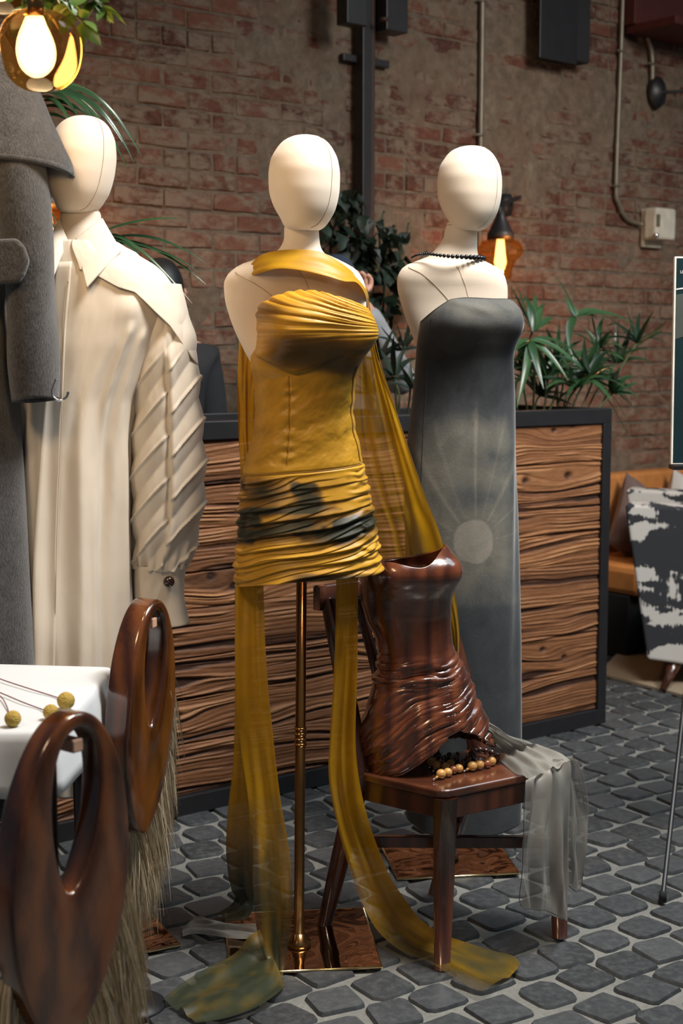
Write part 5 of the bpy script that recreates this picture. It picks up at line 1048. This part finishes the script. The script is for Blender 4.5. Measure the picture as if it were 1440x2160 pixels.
# ================================================================== PEOPLE BEHIND THE PLANTER
def skin(name, verts, edges, radii, mat, parent, sub=2):
    me_ = bpy.data.meshes.new(name); inv = np.array(origin(parent).inverted()); V = np.asarray(verts, float) @ inv[:3, :3].T + inv[:3, 3]
    me_.from_pydata(V.tolist(), edges, []); o = bpy.data.objects.new(name, me_); COL.objects.link(o); o.parent = parent; me_.materials.append(mat)
    m_ = o.modifiers.new('skin', 'SKIN'); m_.use_smooth_shade = True
    for i, r in enumerate(radii): me_.skin_vertices[0].data[i].radius = (r, r) if not isinstance(r, tuple) else r
    me_.skin_vertices[0].data[0].use_root = True; s = o.modifiers.new('sub', 'SUBSURF'); s.levels = sub; s.render_levels = sub; return o
def person(label, base, yaw, ht, arms, cap, top_mat):
    t = empty('person', (base[0], base[1], 0), label, 'person', rz=yaw); s = ht/1.75; M4 = np.array(origin(t))
    def W(*p): return M4[:3, :3] @ (np.array(p)*s)+M4[:3, 3]
    if arms == 'camera': hands = [(-.03, -.30, 1.60), (.09, -.30, 1.60)]; elb = [(-.22, -.20, 1.28), (.26, -.15, 1.28)]
    else: hands = [(-.10, -.19, .98), (.10, -.19, 1.0)]; elb = [(-.19, .0, 1.12), (.19, .0, 1.12)]
    sh = .19 if arms == 'camera' else .15
    J = [(0,0,.95),(0,-.01,1.12),(0,-.01,1.30),(0,0,1.44),(0,-.01,1.50),(-sh,0,1.40),elb[0],hands[0],(sh,0,1.40),elb[1],hands[1],(-.09,0,.88),(-.10,-.02,.50),(-.10,.0,.08),(-.10,-.13,.04),(.09,0,.88),(.10,-.02,.50),(.10,0,.08),(.10,-.13,.04)]
    E = [(0,1),(1,2),(2,3),(3,4),(3,5),(5,6),(6,7),(3,8),(8,9),(9,10),(0,11),(11,12),(12,13),(13,14),(0,15),(15,16),(16,17),(17,18)]
    R = [.13,.125,.14,.10,.055,.058,.042,.026,.058,.042,.026,.085,.058,.04,.035,.085,.058,.04,.035]
    skin('body', [W(*p) for p in J], E, [r*s for r in R], M['skin'], t)
    jt = J[:11]; Et = E[:10]; jt = list(jt); jt[7] = tuple(np.array(hands[0])*.93+np.array(elb[0])*.07); jt[10] = tuple(np.array(hands[1])*.93+np.array(elb[1])*.07); jt[4] = (0, 0, 1.465)
    skin('sweatshirt', [W(*p) for p in jt], Et, [r*s for r in [.155,.15,.165,.125,.06,.078,.062,.042,.078,.062,.042]], top_mat, t)
    skin('trousers', [W(*J[i]) for i in (0, 11, 12, 13, 15, 16, 17)], [(0,1),(1,2),(2,3),(0,4),(4,5),(5,6)], [r*s for r in [.150,.105,.078,.062,.105,.078,.062]], M['darkcloth'], t)
    for i in (14, 18): p = J[i]; skin('shoe', [W(p[0], .04, .045), W(p[0], -.05, .045), W(*p)], [(0,1),(1,2)], [.045*s, .045*s, .036*s], M['blackm'], t, 1)
    # head
    hc = np.array([0, -.03, 1.635]); n, m_ = 40, 44; ph = np.linspace(0, math.pi, n); th = np.arange(m_)*2*math.pi/m_; A = np.zeros((n, m_, 3))
    for i, f in enumerate(ph):
        z = math.cos(f)*.118; low = max(0, -math.cos(f)); wx = .078*math.sin(f)**.85*(1-.22*low); wy = .098*math.sin(f)**.85*(1-.12*low)
        for j, a in enumerate(th):
            x, y = wx*math.cos(a), wy*math.sin(a)-.018*low; fr = max(0, -math.sin(a))
            nose = .024*math.exp(-((a-1.5*math.pi)/.16)**2)*math.exp(-((z+.018)/.022)**2)+.010*math.exp(-((a-1.5*math.pi)/.35)**2)*math.exp(-((z+.062)/.012)**2)
            eye = .010*(math.exp(-((a-1.5*math.pi-.38)/.17)**2)+math.exp(-((a-1.5*math.pi+.38)/.17)**2))*math.exp(-((z-.012)/.016)**2)
            y += -nose+eye; A[i, j] = W(hc[0]+x, hc[1]+y, hc[2]+z)
    gridobj('head', A, M['skin'], t, cv=True)
    for sx in (-1, 1):
        skin('ear', [W(sx*.078, -.02, 1.655), W(sx*.088, -.012, 1.64), W(sx*.082, -.02, 1.615)], [(0,1),(1,2)], [.010*s, .013*s, .008*s], M['skin'], t, 1)
        lathe('eye', [(0, -.012), (.008, -.009), (.0115, 0), (.008, .009), (0, .012)], tuple(W(sx*.030, -.112, 1.648)), M['white'], t, 12)
    skin('lips', [W(-.022, -.128, 1.576), W(0, -.134, 1.577), W(.022, -.128, 1.576)], [(0,1),(1,2)], [.003*s, .006*s, .003*s], M['skin'], t, 1)
    def dome(nm, z0, k, mat, back):
        B = []
        for f in np.linspace(0.02, 1, 14):
            ring = []
            for a in np.linspace(0, 2*math.pi, 40, endpoint=False):
                lim = math.pi*(.5+back*max(0, math.sin(a))); g = f*lim; ring.append(W(hc[0]+k*.078*math.sin(g)**.85*math.cos(a), hc[1]+k*.098*math.sin(g)**.85*math.sin(a)+.004, hc[2]+z0+k*.118*math.cos(g)))
            B.append(ring)
        return gridobj(nm, np.array(B), mat, t, cv=True, thick=.004)
    dome('hair', .0, 1.05, M['hairdark'], .22)
    if cap:
        dome('cap', .022, 1.09, M['navy'], .04)
        V = []
        for f in (0, .5, 1):
            V.append([W(x, -.10-.075*f*math.cos(x/.075*1.3)-.0, 1.664-.012*f) for x in np.linspace(-.075, .075, 11)])
        gridobj('cap_brim', np.array(V), M['navy'], t, thick=.004)
    for k, h in enumerate(hands):
        sx = -1 if k == 0 else 1; h = np.array(h); up = np.array([0, 0, 1.]) if arms == 'camera' else np.array([0, -.2, -1.]); fw = np.array([0, -.4, 0]); side_ = np.array([1., 0, 0]); hv = [h, h+up*.05]; ed = [(0, 1)]; rd = [.026*s, .036*s]
        for f in range(4):
            b = h+up*.055+side_*(-.03+.02*f)*1.0; i0 = len(hv); ln = (.030, .034, .032, .026)[f]; cur = np.array([-sx*.35, -.25, 0]) if arms == 'camera' else np.array([0, -.3, 0])
            hv += [b, b+up*ln*.9, b+up*ln*1.4+cur*ln, b+up*ln*1.5+cur*ln*1.9]; ed += [(1, i0), (i0, i0+1), (i0+1, i0+2), (i0+2, i0+3)]; rd += [.010*s, .0095*s, .009*s, .0075*s]
        i0 = len(hv); tdir = np.array([-sx*1., -.2, .35 if arms == 'camera' else -.5]); hv += [h+up*.02+tdir*.025, h+up*.02+tdir*.05, h+up*.03+tdir*.065]; ed += [(0, i0), (i0, i0+1), (i0+1, i0+2)]; rd += [.012*s, .0105*s, .008*s]
        skin('hand', [W(*p) for p in hv], ed, rd, M['skin'], t, 2)
    return t, W
p1, W1 = person('photographer in a navy cap and grey sweatshirt raising a camera behind the planter', P(708, 900, 5.72), math.radians(2), 1.80, 'camera', True, M['greyknit'])
cmr = empty('camera', tuple(W1(.03, -.36, 1.63)), 'small black camera held up by the photographer behind the planter', 'camera')
m4 = np.array(origin(p1)); m4[:3, 3] = W1(.03, -.365, 1.635); box('camera_body', -.065, .065, -.03, .03, -.042, .042, M['black'], cmr, .008, frame=m4)
ax_ = m4[:3, :3] @ np.array([0, -1, 0]); disc_on('lens', m4[:3, 3]+ax_*.03, [(0, 0), (.032, 0), (.034, .05), (.026, .055), (0, .05)], M['blackm'], cmr, ax=ax_)
person('dark haired visitor in black standing behind the shirt dress mannequin', P(347, 900, 5.30), math.radians(205), 1.79, 'down', False, M['darkcloth'])
# ================================================================== SEATING AREA, RIGHT EDGE
bq = empty('banquette', tuple(W0+we*2.5+wn*.3), 'tan leather banquette along the brick wall at the right edge', 'bench')
x0 = (WM.inverted() @ Vector(onwall(1240, 1000, .3)))[0]
box('backrest', x0, 4.0, -.15, -.03, .40, P(1380, 990, 7.55)[2], M['leather'], bq, .02, frame=WM); box('seat', x0, 4.0, -.62, -.15, .30, .44, M['leather'], bq, .03, frame=WM); box('plinth', x0, 4.0, -.56, -.05, .0, .30, M['blackm'], bq, .004, frame=WM)
def cushion(c, w_, h, d, rz, tilt, mat, label):
    n = 22; U, V = np.meshgrid(np.linspace(-1, 1, n), np.linspace(-1, 1, n), indexing='ij'); pf = (np.clip(1-U**4, 0, 1)*np.clip(1-V**4, 0, 1))**.45; sq = 1-.07*(1-np.abs(U*V))*(np.maximum(abs(U), abs(V)) > .0)*(np.abs(U)**6+np.abs(V)**6)
    A = np.stack([U*w_/2*(1-.10*(1-V**2)*np.abs(U)**3), -pf*d/2, V*h/2*(1-.10*(1-U**2)*np.abs(V)**3)], -1); Bk = A*[1, -1, 1]
    m_ = Matrix.Translation(Vector(c)) @ Matrix.Rotation(rz, 4, 'Z') @ Matrix.Rotation(tilt, 4, 'X') @ Matrix.Rotation(.6, 4, 'Y')
    VV = np.vstack([A.reshape(-1, 3), Bk.reshape(-1, 3)]); f = grid_faces(n, n).tolist(); Fs = f+[[i+n*n for i in q_][::-1] for q_ in f]
    return tag(mesh('cushion', frame_to(m_, VV), Fs, mat), label, 'cushion', 'cushions on the banquette')
cb = WM @ Vector(((WM.inverted() @ Vector(onwall(1352, 1040, .28)))[0], -.30, .57)); cushion(cb, .42, .42, .14, WA, -.25, M['cushm'], 'mauve brown cushion propped on the tan banquette next to the planter')
cb = WM @ Vector(((WM.inverted() @ Vector(onwall(1450, 1050, .28)))[0], -.30, .57)); cushion(cb, .42, .42, .14, WA, -.25, M['cushw'], 'white cushion propped on the tan banquette at the right edge')
rg = poly_prism('jute_rug', [G(1262,1424), G(1520,1492), G(1800,1360), G(1330,1352)], (0, 0, .012), M['rug']); tag(rg, 'beige woven jute rug under the patterned armchair', 'rug')
YA_ = 6.05
ac = empty('armchair', tuple(P(1500, 1400, YA_)*[1, 1, 0]), 'white armchair with black ikat brushstroke pattern and dark legs', 'armchair')
sp_ = [P(x, y, YA_) for x, y in [(1317,1064),(1640,1080),(1600,1425),(1364,1392)]]
poly_prism('arm_panel', sp_, (.05, .15, 0), M['ikat'], ac, .014)
poly_prism('arm_panel', [p+[.14, .68, 0] for p in sp_], (.05, .14, 0), M['ikat'], ac, .014)
l0, r0_ = sp_[3], sp_[2]
hexa('seat_cushion', [l0+[.03, .15, .02], r0_+[.0, .15, .02], r0_+[.16, .68, .02], l0+[.19, .68, .02], l0+[.0, .15, .20], r0_+[.0, .15, .20], r0_+[.16, .68, .20], l0+[.17, .68, .20]], M['ikat'], ac, .02)
hexa('backrest', [r0_+[-.12, .12, 0], r0_+[.05, .12, 0], r0_+[.22, .72, 0], r0_+[.05, .72, 0], sp_[1]+[-.10, .12, .10], sp_[1]+[.05, .12, .10], sp_[1]+[.22, .72, .10], sp_[1]+[.05, .72, .10]], M['ikat'], ac, .02)
for p, f in ((P(1424,1396,YA_+.06), G(1397,1457,.013)), (P(1424,1396,YA_+.06)+[.1, .62, 0], G(1397,1457,.013)+[.10, .66, 0]), (P(1590,1420,YA_+.06), G(1640,1470,.013))):
    tube('leg', [f, p], [.014, .030], M['chairwood'], ac, 12)
# ================================================================== POSTER ON EASEL
YE = 3.95
es = empty('easel', tuple(G(1560, 1880)), 'thin black metal easel holding the poster at the right edge', 'easel')
f1 = G(1397, 1902); fT = P(1532, 420, 4.05); f2 = f1*[1, 1, 0]+[.52, .02, 0]; f3 = f1*[1, 1, 0]+[.30, .55, 0]; apx = fT+[.10, .02, .1]
tube('easel_leg', [f1+[0, 0, .01], apx-[.05, 0, 0]], .0065, M['black'], es, 10); tube('easel_leg', [f2+[0, 0, .01], apx+[.05, 0, 0]], .0065, M['black'], es, 10); tube('easel_leg', [f3+[0, 0, .01], apx+[0, .03, 0]], .0065, M['black'], es, 10)
for f in (f1, f2, f3): lathe('rubber_foot', [(0, 0), (.011, 0), (.010, .028), (0, .03)], tuple(f), M['blackm'], es, 12)
po = empty('poster', tuple(P(1560, 978, YE-.02)), 'dark teal poster board with pale edge and thin white line standing on the easel', 'poster')
TLp, BLp = P(1423, 541, YE+.05), P(1415, 979, YE-.03); rt = np.array([.50, .06, 0]); nn = np.cross(rt, TLp-BLp); nn /= np.linalg.norm(nn); nn = nn if nn[1] < 0 else -nn
TRp, BRp = TLp+rt, BLp+rt; back = -nn*.010
hexa('board', [BLp, BRp, BRp+back, BLp+back, TLp, TRp, TRp+back, TLp+back], M['white'], po, .0)
def bl(u, v, o): return (BLp*(1-u)+BRp*u)*(1-v)+(TLp*(1-u)+TRp*u)*v+nn*o
def quad(name, a, b, c_, d, o, mat): 
    pts_ = [bl(*a, o), bl(*b, o), bl(*c_, o), bl(*d, o)]; poly_prism(name, pts_, -nn*.0006, mat, po)
quad('print', (.009, .006), (.99, .006), (.99, .992), (.009, .992), .0008, M['teal'])
quad('pale_line', (.010, .838), (.5, .900), (.5, .906), (.010, .844), .0022, M['white'])
quad('green_print', (.010, .60), (.5, .74), (.5, .88), (.010, .815), .0016, M['olive'])
tx = bpy.data.curves.new('lettering', 'FONT'); tx.body = 'LE'; tx.size = .0115; tx.extrude = .0002; tx.materials.append(M['white'])
tmp = bpy.data.objects.new('lettering', tx); COL.objects.link(tmp); bpy.context.view_layer.update(); lme = bpy.data.meshes.new_from_object(tmp.evaluated_get(bpy.context.evaluated_depsgraph_get())); bpy.data.objects.remove(tmp); to = bpy.data.objects.new('lettering', lme); COL.objects.link(to); to.parent = po
tp = bl(.030, .918, .0022); xx = Vector(rt).normalized(); yy = Vector(TLp-BLp).normalized(); zz = xx.cross(yy); to.location = Vector(tp)-po.location; to.rotation_euler = Matrix((xx, yy, zz)).transposed().to_euler()
hexa('tray', [BLp+[-.0, -.03, -.014], BRp+[0, -.03, -.014], BRp+[0, .03, -.014], BLp+[-.0, .03, -.014], BLp+[0, -.03, -.003], BRp+[0, -.03, -.003], BRp+[0, .03, -.003], BLp+[0, .03, -.003]], M['black'], es, .0)
